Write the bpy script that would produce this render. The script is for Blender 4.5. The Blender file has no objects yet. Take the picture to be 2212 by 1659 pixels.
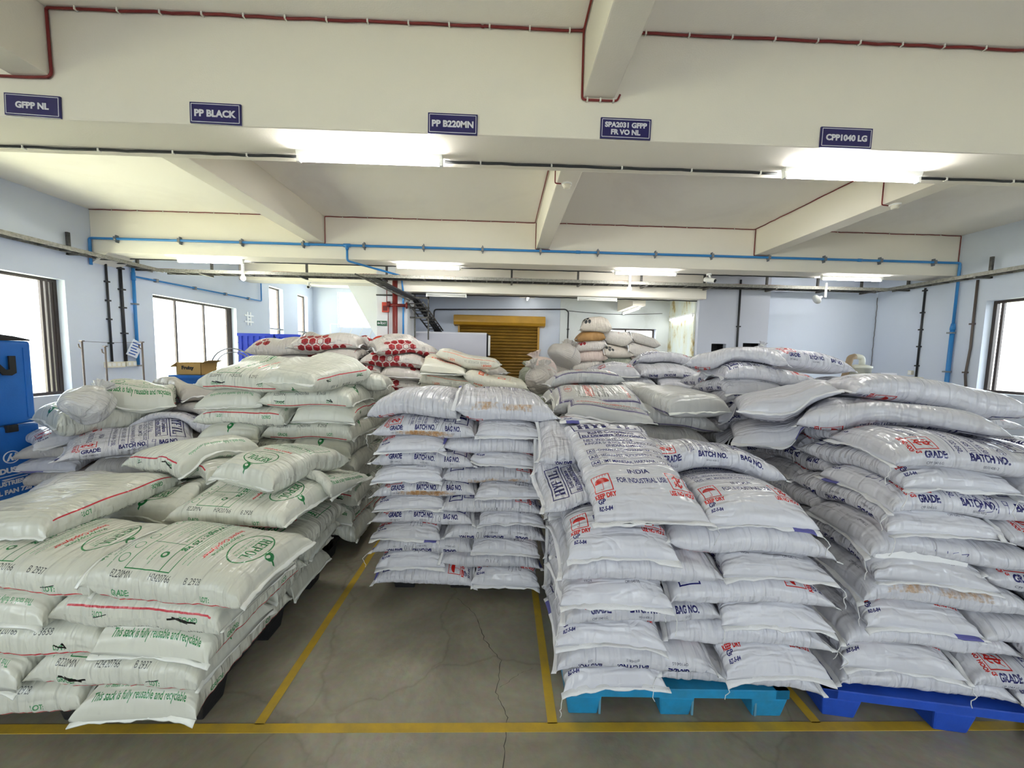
import bpy, bmesh, math, random
import numpy as np
from mathutils import Vector, Matrix

C = bpy.context.scene.collection
SC = bpy.context.scene
PI = math.pi

# ------------------------------------------------------------------ camera
cam_d = bpy.data.cameras.new('camera')
cam_d.sensor_width = 36.0
cam_d.lens = 805.0 / 2212.0 * 36.0
cam_d.clip_start = 0.02
cam = bpy.data.objects.new('camera', cam_d)
C.objects.link(cam)
YAW, PITCH, ROLL = 0.0251, -0.0789, 0.0218
_f = Vector((math.sin(YAW) * math.cos(PITCH), math.cos(YAW) * math.cos(PITCH), math.sin(PITCH)))
_r = Vector((math.cos(YAW), -math.sin(YAW), 0))
_u = _r.cross(_f)
_r2 = _r * math.cos(ROLL) + _u * math.sin(ROLL)
_u2 = -_r * math.sin(ROLL) + _u * math.cos(ROLL)
_m = Matrix((_r2, _u2, -_f)).transposed().to_4x4()
_m.translation = Vector((0, 0, 1.7))
cam.matrix_world = _m
SC.camera = cam

# ------------------------------------------------------------------ sky and exposure
SC.view_settings.view_transform = 'Standard'
SC.view_settings.look = 'None'
SC.view_settings.gamma = 1.0
SC.view_settings.use_curve_mapping = False
SC.view_settings.exposure = 1.22
w = bpy.data.worlds.new('overcast_sky')
SC.world = w
w.use_nodes = True
_n = w.node_tree.nodes
_n['Background'].inputs[0].default_value = (0.90, 0.95, 1.0, 1)
_n['Background'].inputs[1].default_value = 4.6
SC.cycles.max_bounces = 10
SC.cycles.diffuse_bounces = 6
SC.cycles.transparent_max_bounces = 12
SC.cycles.use_denoising = True
SC.cycles.sample_clamp_indirect = 8.0

sun_d = bpy.data.lights.new('sun', 'SUN')
sun_d.energy = 24.0; sun_d.angle = 0.02; sun_d.color = (1.0, 0.96, 0.88)
sun = bpy.data.objects.new('sun', sun_d)
sun.rotation_euler = (math.radians(-3), math.radians(2), 0)     # nearly overhead: it lights the ground outside
C.objects.link(sun)

def portal(x, y, z, w_, h_, rot):
    d = bpy.data.lights.new('window_portal', 'AREA')
    d.shape = 'RECTANGLE'; d.size = w_; d.size_y = h_
    d.cycles.is_portal = True
    o = bpy.data.objects.new('window_portal', d)
    o.location = (x, y, z); o.rotation_euler = rot
    C.objects.link(o)

# daylight openings: left wall, right wall, and unseen ones added behind the camera for frontal light
LEFT_WINDOWS = [(-5.2, -2.2, 0.85, 2.8), (3.62, 6.65, 0.85, 2.8), (8.25, 10.75, 0.85, 2.82)]
SLIT_WINDOWS = [(12.25, 13.0, 2.05, 3.72), (13.9, 14.6, 2.05, 3.72)]
RIGHT_WINDOWS = [(-5.2, -2.2, 1.2, 2.85), (3.62, 6.62, 1.2, 2.85)]
BACK_FILL_OPENINGS = [(-5.2, -3.4, 0.9, 3.0), (-0.6, 1.8, 0.9, 3.0), (4.6, 6.4, 0.9, 3.0)]
for y0, y1, z0, z1 in LEFT_WINDOWS + SLIT_WINDOWS:
    portal(-7.52, (y0 + y1) / 2, (z0 + z1) / 2, z1 - z0, y1 - y0, (0, -PI / 2, 0))
for y0, y1, z0, z1 in RIGHT_WINDOWS:
    portal(8.72, (y0 + y1) / 2, (z0 + z1) / 2, z1 - z0, y1 - y0, (0, PI / 2, 0))
for x0, x1, z0, z1 in BACK_FILL_OPENINGS:
    portal((x0 + x1) / 2, -6.02, (z0 + z1) / 2, x1 - x0, z1 - z0, (PI / 2, 0, 0))

# ------------------------------------------------------------------ helpers
def tag(o, label=None, cat=None, group=None, kind=None):
    if label: o['label'] = label
    if cat: o['category'] = cat
    if group: o['group'] = group
    if kind: o['kind'] = kind
    return o

def empty(name, loc=(0, 0, 0), rz=0.0):
    o = bpy.data.objects.new(name, None)
    o.empty_display_size = 0.1
    o.location = loc; o.rotation_euler = (0, 0, rz)
    C.objects.link(o)
    return o

class MB:
    """collects boxes, tubes, lathes and polygons; build() links them as one mesh object"""
    def __init__(s): s.v = []; s.f = []; s.smooth = []
    def add(s, vs, fs, smooth=False):
        b = len(s.v); s.v += [tuple(p) for p in vs]
        for f in fs: s.f.append(tuple(b + i for i in f)); s.smooth.append(smooth)
        return s
    def box(s, x0, x1, y0, y1, z0, z1, m=None):
        vs = [Vector((x, y, z)) for z in (z0, z1) for y in (y0, y1) for x in (x0, x1)]
        if m is not None: vs = [m @ p for p in vs]
        return s.add(vs, [(0, 2, 3, 1), (4, 5, 7, 6), (0, 1, 5, 4), (2, 6, 7, 3), (0, 4, 6, 2), (1, 3, 7, 5)])
    def taper(s, x0, x1, y0, y1, z0, z1, d):
        """box whose foot (z0) is narrower by d on every side"""
        vs = [(x0 + d, y0 + d, z0), (x1 - d, y0 + d, z0), (x0 + d, y1 - d, z0), (x1 - d, y1 - d, z0),
              (x0, y0, z1), (x1, y0, z1), (x0, y1, z1), (x1, y1, z1)]
        return s.add(vs, [(0, 2, 3, 1), (4, 5, 7, 6), (0, 1, 5, 4), (2, 6, 7, 3), (0, 4, 6, 2), (1, 3, 7, 5)])
    def prism(s, pts, axis, a0, a1):
        """polygon pts extruded along axis 'x','y' or 'z'"""
        def P(p, a): return {'x': (a, p[0], p[1]), 'y': (p[0], a, p[1]), 'z': (p[0], p[1], a)}[axis]
        n = len(pts)
        vs = [P(p, a0) for p in pts] + [P(p, a1) for p in pts]
        fs = [tuple(range(n)), tuple(range(2 * n - 1, n - 1, -1))]
        for i in range(n):
            j = (i + 1) % n; fs.append((i, i + n, j + n, j))
        return s.add(vs, fs)
    def tube(s, path, r, seg=8, cap=True, r1=None):
        pts = [Vector(p) for p in path]; n = len(pts)
        vs = []; prev = None
        for i, p in enumerate(pts):
            a = pts[max(i - 1, 0)]; b = pts[min(i + 1, n - 1)]
            t = (b - a).normalized() if (b - a).length > 1e-9 else Vector((0, 0, 1))
            if prev is None:
                ref = Vector((0, 0, 1)) if abs(t.z) < 0.9 else Vector((1, 0, 0))
                x = t.cross(ref).normalized()
            else:
                x = (prev - t * prev.dot(t)); x = x.normalized() if x.length > 1e-6 else t.orthogonal().normalized()
            prev = x; y = t.cross(x)
            rr = r if r1 is None else r + (r1 - r) * i / max(n - 1, 1)
            for k in range(seg):
                an = 2 * PI * k / seg
                vs.append(p + (x * math.cos(an) + y * math.sin(an)) * rr)
        fs = []
        for i in range(n - 1):
            for k in range(seg):
                k2 = (k + 1) % seg
                fs.append((i * seg + k, i * seg + k2, (i + 1) * seg + k2, (i + 1) * seg + k))
        if cap:
            fs.append(tuple(range(seg - 1, -1, -1))); fs.append(tuple((n - 1) * seg + k for k in range(seg)))
        return s.add(vs, fs, True)
    def lathe(s, prof, c, seg=20, m=None):
        """prof: (radius, height) from bottom to top about the vertical through c"""
        vs = []
        for r, z in prof:
            for k in range(seg):
                a = 2 * PI * k / seg
                p = Vector((r * math.cos(a), r * math.sin(a), z))
                if m is not None: p = m @ p
                vs.append(p + Vector(c))
        n = len(prof); fs = []
        for i in range(n - 1):
            for k in range(seg):
                k2 = (k + 1) % seg
                fs.append((i * seg + k, i * seg + k2, (i + 1) * seg + k2, (i + 1) * seg + k))
        fs.append(tuple(range(seg - 1, -1, -1))); fs.append(tuple((n - 1) * seg + k for k in range(seg)))
        return s.add(vs, fs, True)
    def build(s, name, mat, parent=None, bevel=0.0, seg=2):
        me = bpy.data.meshes.new(name)
        me.from_pydata([tuple(p) for p in s.v], [], s.f)
        me.polygons.foreach_set('use_smooth', s.smooth)
        me.materials.append(mat)
        bm = bmesh.new(); bm.from_mesh(me)
        bmesh.ops.recalc_face_normals(bm, faces=bm.faces)
        if bevel:
            bmesh.ops.bevel(bm, geom=list(bm.edges), offset=bevel, segments=seg, affect='EDGES', profile=0.6)
        bm.to_mesh(me); bm.free()
        o = bpy.data.objects.new(name, me)
        C.objects.link(o)
        if parent: o.parent = parent
        return o

def rounded(path, r, n=5):
    """polyline with its inner corners rounded by radius r"""
    P = [Vector(p) for p in path]; out = [P[0]]
    for i in range(1, len(P) - 1):
        a = (P[i - 1] - P[i]); b = (P[i + 1] - P[i])
        ra = min(r, a.length * 0.45, b.length * 0.45)
        p0 = P[i] + a.normalized() * ra; p1 = P[i] + b.normalized() * ra
        for k in range(n + 1):
            t = k / n
            out.append(p0 * (1 - t) ** 2 + P[i] * 2 * t * (1 - t) + p1 * t * t)
    out.append(P[-1]); return out

# ------------------------------------------------------------------ materials
def new_mat(name):
    m = bpy.data.materials.new(name); m.use_nodes = True
    nt = m.node_tree; return m, nt, nt.nodes['Principled BSDF']

def mat(name, col, rough=0.5, metal=0.0, noise=0.0, nscale=8.0, bump=0.0, bscale=60.0, spec=0.5, col2=None, coat=0.0):
    m, nt, b = new_mat(name)
    b.inputs['Base Color'].default_value = (*col, 1)
    b.inputs['Roughness'].default_value = rough
    b.inputs['Metallic'].default_value = metal
    b.inputs['Specular IOR Level'].default_value = spec
    b.inputs['Coat Weight'].default_value = coat
    tc = nt.nodes.new('ShaderNodeTexCoord')
    if noise or col2:
        n = nt.nodes.new('ShaderNodeTexNoise'); n.inputs['Scale'].default_value = nscale
        n.inputs['Detail'].default_value = 6; n.inputs['Roughness'].default_value = 0.6
        nt.links.new(tc.outputs['Object'], n.inputs['Vector'])
        r = nt.nodes.new('ShaderNodeValToRGB')
        c2 = col2 or tuple(max(0, c * (1 - noise)) for c in col)
        r.color_ramp.elements[0].position = 0.35; r.color_ramp.elements[1].position = 0.65
        r.color_ramp.elements[0].color = (*c2, 1); r.color_ramp.elements[1].color = (*col, 1)
        nt.links.new(n.outputs['Fac'], r.inputs['Fac']); nt.links.new(r.outputs['Color'], b.inputs['Base Color'])
    if bump:
        n2 = nt.nodes.new('ShaderNodeTexNoise'); n2.inputs['Scale'].default_value = bscale; n2.inputs['Detail'].default_value = 5
        nt.links.new(tc.outputs['Object'], n2.inputs['Vector'])
        bp = nt.nodes.new('ShaderNodeBump'); bp.inputs['Strength'].default_value = bump; bp.inputs['Distance'].default_value = 0.01
        nt.links.new(n2.outputs['Fac'], bp.inputs['Height']); nt.links.new(bp.outputs['Normal'], b.inputs['Normal'])
    return m

def emit(name, col, strength):
    m, nt, b = new_mat(name)
    b.inputs['Base Color'].default_value = (*col, 1)
    b.inputs['Emission Color'].default_value = (*col, 1)
    b.inputs['Emission Strength'].default_value = strength
    return m

def glass(name):
    m, nt, b = new_mat(name)
    t = nt.nodes.new('ShaderNodeBsdfTransparent'); t.inputs[0].default_value = (0.96, 0.98, 0.98, 1)
    g = nt.nodes.new('ShaderNodeBsdfGlossy'); g.inputs['Roughness'].default_value = 0.03
    x = nt.nodes.new('ShaderNodeMixShader')
    x.inputs[0].default_value = 0.05
    nt.links.new(t.outputs[0], x.inputs[1]); nt.links.new(g.outputs[0], x.inputs[2])
    nt.links.new(x.outputs[0], nt.nodes['Material Output'].inputs['Surface'])
    return m

def plaster(name, col, stain=None, amount=0.3, scale=0.7, dist=0.35):
    """painted plaster with a faint mottling and soft stains"""
    m, nt, b = new_mat(name); L = nt.links; N = nt.nodes
    tc = N.new('ShaderNodeTexCoord')
    n1 = N.new('ShaderNodeTexNoise'); n1.inputs['Scale'].default_value = scale; n1.inputs['Detail'].default_value = 8; n1.inputs['Roughness'].default_value = 0.65; n1.inputs['Distortion'].default_value = dist
    r1 = N.new('ShaderNodeValToRGB'); r1.color_ramp.elements[0].position = 0.52; r1.color_ramp.elements[1].position = 0.78
    r1.color_ramp.elements[0].color = (0, 0, 0, 1); r1.color_ramp.elements[1].color = (amount,) * 3 + (1,)
    mx = N.new('ShaderNodeMix'); mx.data_type = 'RGBA'
    mx.inputs['A'].default_value = (*col, 1); mx.inputs['B'].default_value = (*(stain or tuple(c * 0.7 for c in col)), 1)
    n2 = N.new('ShaderNodeTexNoise'); n2.inputs['Scale'].default_value = 90; n2.inputs['Detail'].default_value = 4
    bp = N.new('ShaderNodeBump'); bp.inputs['Strength'].default_value = 0.12; bp.inputs['Distance'].default_value = 0.01
    L.new(tc.outputs['Object'], n1.inputs['Vector']); L.new(n1.outputs['Fac'], r1.inputs['Fac']); L.new(r1.outputs['Color'], mx.inputs['Factor'])
    L.new(mx.outputs['Result'], b.inputs['Base Color'])
    L.new(tc.outputs['Object'], n2.inputs['Vector']); L.new(n2.outputs['Fac'], bp.inputs['Height']); L.new(bp.outputs['Normal'], b.inputs['Normal'])
    b.inputs['Roughness'].default_value = 0.75; b.inputs['Specular IOR Level'].default_value = 0.25
    return m

M = {}
M['wall'] = plaster('pale_blue_plaster', (0.63, 0.685, 0.80), (0.55, 0.58, 0.66), 0.25)
M['wall_white'] = plaster('white_plaster', (0.80, 0.82, 0.86), (0.7, 0.72, 0.74), 0.2)
M['ceil'] = plaster('cream_ceiling_paint', (0.91, 0.875, 0.815), (0.68, 0.62, 0.56), 0.35, 0.5, 0.8)
M['beam'] = plaster('cream_beam_paint', (0.82, 0.775, 0.69), (0.72, 0.66, 0.56), 0.25, 0.6)
M['grey_wall'] = plaster('grey_lilac_plaster', (0.52, 0.54, 0.62), (0.46, 0.48, 0.55), 0.2)
M['red_cable'] = mat('red_cable_sheath', (0.20, 0.015, 0.015), 0.5)
M['clip'] = mat('white_plastic_clip', (0.75, 0.73, 0.68), 0.5)
M['black_cable'] = mat('black_cable_sheath', (0.02, 0.02, 0.022), 0.45)
M['blue_pipe'] = mat('blue_pipe_paint', (0.03, 0.22, 0.55), 0.35)
M['navy'] = mat('navy_sign_vinyl', (0.022, 0.018, 0.12), 0.4)
M['white_vinyl'] = mat('white_vinyl', (0.72, 0.72, 0.78), 0.4)
M['lamp_body'] = mat('white_lamp_housing', (0.85, 0.85, 0.83), 0.4)
M['tube'] = emit('lit_fluorescent_tube', (1.0, 1.0, 0.97), 60.0)
M['tube_mid'] = emit('lit_fluorescent_tube_second_beam', (1.0, 1.0, 0.97), 32.0)
M['tube_far'] = emit('lit_fluorescent_tube_far_bay', (1.0, 1.0, 0.97), 6.0)
M['tube_off'] = mat('unlit_fluorescent_tube', (0.85, 0.85, 0.82), 0.3)
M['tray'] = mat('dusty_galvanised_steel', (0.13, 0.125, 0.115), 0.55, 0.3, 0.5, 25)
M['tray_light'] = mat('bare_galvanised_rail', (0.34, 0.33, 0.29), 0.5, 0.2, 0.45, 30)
M['frame_brown'] = mat('brown_aluminium_frame', (0.055, 0.04, 0.035), 0.4, 0.2)
M['ornament'] = mat('white_tile', (0.92, 0.94, 0.97), 0.4)
M['glass'] = glass('window_glass')
M['yellow'] = mat('yellow_floor_paint', (0.58, 0.37, 0.03), 0.6, 0, 0.0, 7, 0.1, 40, 0.3, (0.42, 0.29, 0.05))
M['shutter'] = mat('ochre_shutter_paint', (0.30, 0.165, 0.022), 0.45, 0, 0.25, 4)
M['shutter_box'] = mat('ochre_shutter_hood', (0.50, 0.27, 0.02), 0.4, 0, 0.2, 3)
M['red'] = mat('red_paint', (0.17, 0.014, 0.012), 0.4)
M['red_bright'] = mat('bright_red_plastic', (0.60, 0.06, 0.03), 0.4)
M['cream_plastic'] = mat('cream_plastic', (0.78, 0.74, 0.62), 0.45)
M['grey_metal'] = mat('grey_painted_steel', (0.22, 0.23, 0.25), 0.5, 0.3)
M['white_panel'] = mat('lilac_white_panel', (0.60, 0.60, 0.68), 0.4)
M['dark'] = mat('black_and_recess_shade', (0.012, 0.012, 0.014), 0.8)  # black parts, and the shade painted inside the wall openings
M['pallet_black'] = mat('black_pallet_plastic', (0.012, 0.012, 0.014), 0.55, 0, 0.0, 20, 0.15, 50)
M['pallet_teal'] = mat('teal_blue_pallet_plastic', (0.012, 0.26, 0.52), 0.5, 0, 0.0, 9, 0.15, 40, 0.4, (0.02, 0.20, 0.36))
M['pallet_blue'] = mat('cobalt_blue_pallet_plastic', (0.012, 0.075, 0.50), 0.5, 0, 0.2, 9, 0.15, 40)
M['scuff'] = mat('grey_scuffed_plastic', (0.10, 0.26, 0.36), 0.7)
M['box_blue'] = mat('blue_moulded_plastic', (0.008, 0.13, 0.50), 0.45, 0, 0.12, 4, 0.12, 80)
M['crate_blue'] = mat('blue_crate_plastic', (0.02, 0.06, 0.62), 0.4)
M['black_strap'] = mat('black_webbing', (0.01, 0.01, 0.01), 0.7)
M['cardboard'] = mat('brown_cardboard', (0.50, 0.31, 0.10), 0.8, 0, 0.15, 5)
M['paper'] = mat('white_paper', (0.78, 0.82, 0.9), 0.7)
M['ink_blue'] = mat('blue_ink', (0.06, 0.14, 0.45), 0.6)
M['ink_black'] = mat('black_ink', (0.02, 0.02, 0.02), 0.6)
M['green_sign'] = mat('green_sign_plastic', (0.015, 0.10, 0.05), 0.5)
M['wood_pole'] = mat('brown_steel_post', (0.11, 0.085, 0.075), 0.5, 0.2)
M['green_card'] = mat('green_card', (0.02, 0.33, 0.20), 0.6)
M['cream_machine'] = mat('cream_machine_paint', (0.75, 0.76, 0.68), 0.4)
M['hose'] = mat('brown_hose', (0.33, 0.24, 0.15), 0.6)
M['thread'] = mat('white_thread', (0.72, 0.72, 0.72), 0.7)

def floor_mat():
    m, nt, b = new_mat('stained_concrete_floor'); L = nt.links; N = nt.nodes
    tc = N.new('ShaderNodeTexCoord')
    n1 = N.new('ShaderNodeTexNoise'); n1.inputs['Scale'].default_value = 1.6; n1.inputs['Detail'].default_value = 9; n1.inputs['Roughness'].default_value = 0.62; n1.inputs['Distortion'].default_value = 0.6
    r1 = N.new('ShaderNodeValToRGB')
    e = r1.color_ramp.elements
    e[0].position = 0.3; e[0].color = (0.22, 0.196, 0.145, 1); e[1].position = 0.72; e[1].color = (0.46, 0.42, 0.325, 1)
    x = e.new(0.52); x.color = (0.34, 0.308, 0.235, 1)
    n3 = N.new('ShaderNodeTexNoise'); n3.inputs['Scale'].default_value = 28; n3.inputs['Detail'].default_value = 6
    mx = N.new('ShaderNodeMix'); mx.data_type = 'RGBA'; mx.blend_type = 'MULTIPLY'; mx.inputs['Factor'].default_value = 0.35
    L.new(tc.outputs['Object'], n1.inputs['Vector']); L.new(n1.outputs['Fac'], r1.inputs['Fac'])
    L.new(tc.outputs['Object'], n3.inputs['Vector']); L.new(r1.outputs['Color'], mx.inputs['A']); L.new(n3.outputs['Color'], mx.inputs['B'])
    # hairline cracks
    wn = N.new('ShaderNodeTexNoise'); wn.inputs['Scale'].default_value = 2.2; wn.inputs['Detail'].default_value = 5
    sub = N.new('ShaderNodeVectorMath'); sub.operation = 'MULTIPLY_ADD'; sub.inputs[1].default_value = (0.5, 0.5, 0); 
    vo = N.new('ShaderNodeTexVoronoi'); vo.feature = 'DISTANCE_TO_EDGE'; vo.inputs['Scale'].default_value = 0.8
    L.new(tc.outputs['Object'], wn.inputs['Vector']); L.new(wn.outputs['Color'], sub.inputs[0]); L.new(tc.outputs['Object'], sub.inputs[2]); L.new(sub.outputs[0], vo.inputs['Vector'])
    rc = N.new('ShaderNodeValToRGB'); rc.color_ramp.elements[0].position = 0.0; rc.color_ramp.elements[1].position = 0.010
    rc.color_ramp.elements[0].color = (0.42, 0.40, 0.38, 1); rc.color_ramp.elements[1].color = (1, 1, 1, 1)
    mc = N.new('ShaderNodeMix'); mc.data_type = 'RGBA'; mc.blend_type = 'MULTIPLY'; mc.inputs['Factor'].default_value = 0.35
    L.new(vo.outputs['Distance'], rc.inputs['Fac']); L.new(mx.outputs['Result'], mc.inputs['A']); L.new(rc.outputs['Color'], mc.inputs['B'])
    L.new(mc.outputs['Result'], b.inputs['Base Color'])
    rr = N.new('ShaderNodeMapRange'); rr.inputs['To Min'].default_value = 0.30; rr.inputs['To Max'].default_value = 0.55
    L.new(n1.outputs['Fac'], rr.inputs['Value']); L.new(rr.outputs['Result'], b.inputs['Roughness'])
    bp = N.new('ShaderNodeBump'); bp.inputs['Strength'].default_value = 0.15; bp.inputs['Distance'].default_value = 0.01
    L.new(n3.outputs['Fac'], bp.inputs['Height']); L.new(bp.outputs['Normal'], b.inputs['Normal'])
    return m
M['floor'] = floor_mat()

# ------------------------------------------------------------------ text outlines (built-in font)
_text_cache = {}
def text_geo(s, bold=0.0, shear=0.0, align='CENTER'):
    """triangles of a line of text, cap height 1, centred or left aligned"""
    k = (s, bold, shear, align)
    if k in _text_cache: return _text_cache[k]
    cu = bpy.data.curves.new('text', 'FONT'); cu.body = s; cu.resolution_u = 3
    cu.offset = bold; cu.shear = shear; cu.align_x = align; cu.space_line = 1.0
    ob = bpy.data.objects.new('text', cu); C.objects.link(ob)
    bpy.context.view_layer.update()
    dg = bpy.context.evaluated_depsgraph_get()
    me = ob.evaluated_get(dg).to_mesh()
    me.calc_loop_triangles()
    v = np.array([p.co[:2] for p in me.vertices], float).reshape(-1, 2)
    t = np.array([x.vertices[:] for x in me.loop_triangles], int).reshape(-1, 3)
    ob.evaluated_get(dg).to_mesh_clear()
    bpy.data.objects.remove(ob); bpy.data.curves.remove(cu)
    v = v / 0.72
    _text_cache[k] = (v, t); return v, t

def letters(name, lines, height, material, parent, frame, bold=0.03, sx=1.0, depth=0.002, lead=1.45, maxw=None):
    """raised lettering: lines centred on the frame (a 4x4 whose XY plane is the face)"""
    bm = bmesh.new()
    n = len(lines)
    for i, s in enumerate(lines):
        v, t = text_geo(s, bold)
        wd = v[:, 0].max() - v[:, 0].min()
        k = height * sx
        if maxw and wd * k > maxw: k = maxw / wd
        cx = (v[:, 0].max() + v[:, 0].min()) / 2
        oy = ((n - 1) / 2 - i) * height * lead - height / 2
        vs = [bm.verts.new(((p[0] - cx) * k, p[1] * height + oy, depth)) for p in v]
        for a, b_, c_ in t:
            try: bm.faces.new((vs[a], vs[b_], vs[c_]))
            except ValueError: pass
    r = bmesh.ops.extrude_face_region(bm, geom=list(bm.faces))
    for e in r['geom']:
        if isinstance(e, bmesh.types.BMVert): e.co.z = 0.0003
    bmesh.ops.transform(bm, matrix=frame, verts=bm.verts)
    bmesh.ops.recalc_face_normals(bm, faces=bm.faces)
    me = bpy.data.meshes.new(name); bm.to_mesh(me); bm.free(); me.materials.append(material)
    o = bpy.data.objects.new(name, me); C.objects.link(o); o.parent = parent
    return o
FACE_Y = Matrix(((1, 0, 0, 0), (0, 0, -1, 0), (0, 1, 0, 0), (0, 0, 0, 1)))   # a face looking towards -Y
def face_at(x, y, z): return Matrix.Translation((x, y, z)) @ FACE_Y
# ================================================================== THE ROOM
XL, XR, YB, YF, ZS = -7.5, 8.7, -6.0, 15.0, 4.145
WT = 0.24

def struct(o, label=None, cat=None):
    o['kind'] = 'structure'
    if label: o['label'] = label
    if cat: o['category'] = cat
    return o

def wall_boxes(mb, axis, a0, a1, u0, u1, z0, z1, holes):
    """a wall a0..a1 thick along axis, from u0 to u1, with rectangular holes (u0,u1,z0,z1)"""
    us = sorted({u0, u1, *[h[0] for h in holes], *[h[1] for h in holes]})
    for p, q in zip(us[:-1], us[1:]):
        cuts = sorted([(h[2], h[3]) for h in holes if h[0] <= p + 1e-6 and h[1] >= q - 1e-6])
        z = z0
        segs = []
        for c0, c1 in cuts:
            if c0 > z: segs.append((z, c0))
            z = c1
        if z < z1: segs.append((z, z1))
        for s0, s1 in segs:
            if axis == 'x': mb.box(a0, a1, p, q, s0, s1)
            else: mb.box(p, q, a0, a1, s0, s1)
    return mb

m = MB(); m.box(XL - WT, 10.5, YB - WT, YF + 0.3, -0.2, 0)
struct(m.build('floor', M['floor']), 'stained grey concrete warehouse floor with cracks', 'floor')
m = MB(); m.box(XL - WT, 10.5, YB - WT, YF + 0.3, ZS, ZS + 0.15)
struct(m.build('ceiling', M['ceil']), 'cream painted concrete ceiling slab', 'ceiling')
struct(wall_boxes(MB(), 'x', XL - WT, XL, YB, YF, 0, ZS, LEFT_WINDOWS + SLIT_WINDOWS).build('wall_left', M['wall']), 'pale blue wall with tall windows on the blue pipe side', 'wall')
struct(wall_boxes(MB(), 'x', XR, XR + WT, YB, 8.86, 0, ZS, RIGHT_WINDOWS).build('wall_right', M['wall']), 'pale blue wall with black conduit and one bright window', 'wall')
struct(wall_boxes(MB(), 'y', YB - WT, YB, XL - WT, XR + WT, 0, ZS, BACK_FILL_OPENINGS).build('wall_back', M['wall']))
# recess walls at the far side
m = MB(); m.box(6.0, XR, 8.62, 8.86, 0, ZS)
struct(m.build('wall_recess', M['wall']), 'light blue wall panel between grey column block and cracked corner', 'wall')
m = wall_boxes(MB(), 'y', 8.5, 8.62, 4.44, 6.07, 0, ZS, [(4.78, 5.12, 1.0, 2.05), (5.51, 5.95, 1.0, 2.08)])
m.box(4.62, 6.07, 8.95, 9.1, 0, ZS)
struct(m.build('wall_column', M['grey_wall']), 'grey wall block with two small dark square openings', 'wall')
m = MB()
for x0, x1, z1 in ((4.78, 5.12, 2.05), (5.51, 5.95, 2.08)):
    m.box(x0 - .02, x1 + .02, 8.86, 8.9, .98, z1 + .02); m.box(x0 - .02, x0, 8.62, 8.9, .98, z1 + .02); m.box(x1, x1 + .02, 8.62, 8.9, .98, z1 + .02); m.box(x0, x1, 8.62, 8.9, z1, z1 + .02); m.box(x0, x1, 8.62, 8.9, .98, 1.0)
struct(m.build('wall_niche_shade', M['dark']), 'added black backing that darkens the two openings in grey wall block', 'opening')  # black boxes added behind the openings to paint their inner shade
m = MB(); m.box(4.40, 4.56, 8.63, 10.2, 0, ZS)

def stained_wall():
    mt, nt, b = new_mat('peeling_damp_plaster'); L = nt.links; N = nt.nodes
    tc = N.new('ShaderNodeTexCoord')
    mp = N.new('ShaderNodeMapping'); mp.inputs['Scale'].default_value = (2.2, 2.2, 0.9)
    n = N.new('ShaderNodeTexNoise'); n.inputs['Scale'].default_value = 1.3; n.inputs['Detail'].default_value = 10; n.inputs['Roughness'].default_value = 0.68
    r = N.new('ShaderNodeValToRGB'); e = r.color_ramp.elements
    e[0].position = 0.40; e[0].color = (0.74, 0.80, 0.78, 1)
    e[1].position = 0.66; e[1].color = (0.36, 0.24, 0.07, 1)
    x = e.new(0.54); x.color = (0.72, 0.74, 0.62, 1)
    x = e.new(0.60); x.color = (0.50, 0.40, 0.18, 1)
    L.new(tc.outputs['Object'], mp.inputs['Vector']); L.new(mp.outputs['Vector'], n.inputs['Vector']); L.new(n.outputs['Fac'], r.inputs['Fac']); L.new(r.outputs['Color'], b.inputs['Base Color'])
    b.inputs['Roughness'].default_value = 0.85
    return mt
M['damp'] = stained_wall()
struct(m.build('wall_damp', M['damp']), 'side wall with brown peeling damp stain', 'wall')
far_holes = [(2.15, 4.07, 1.35, 2.46), (-1.19, 0.92, 0.0, 2.44)]
struct(wall_boxes(MB(), 'y', 10.0, 10.24, -2.6, 4.56, 0, ZS, far_holes).build('wall_far', M['wall']), 'far pale blue wall behind the rolling shutter', 'wall')
m = MB(); m.box(1.49, 4.44, 9.94, 10.0, 2.46, ZS); m.box(1.49, 2.15, 9.94, 10.0, 0, 2.46); m.box(4.07, 4.44, 9.94, 10.0, 0, 2.46); m.box(2.15, 4.07, 9.94, 10.0, 0, 1.35)
M['mottled'] = plaster('mottled_pale_plaster', (0.70, 0.74, 0.76), (0.50, 0.52, 0.50), 0.6, 1.2, 1.0)
struct(m.build('wall_far_panel', M['mottled']), 'whiter section of far wall around the low window', 'wall')
# stairwell beyond the pillar
struct(wall_boxes(MB(), 'y', YF, YF + WT, XL - WT, -2.0, 0, ZS, [(-6.55, -4.7, 2.62, 3.98)]).build('wall_stairwell', M['wall']), 'pale blue stairwell wall with a large bright window', 'wall')
m = MB(); m.box(-2.6, -2.36, 9.3, YF, 0, ZS)
struct(m.build('wall_stair_side', M['wall']))
m = MB(); m.prism([(-5.15, 3.95), (-3.0, 3.95), (-3.0, 0.2), (-3.55, 1.4), (-4.28, 2.35)], 'y', 12.4, 12.55)
struct(m.build('wall_stair_flank', M['wall_white']), 'white slanted underside of the staircase beside the pillar', 'stair')

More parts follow.
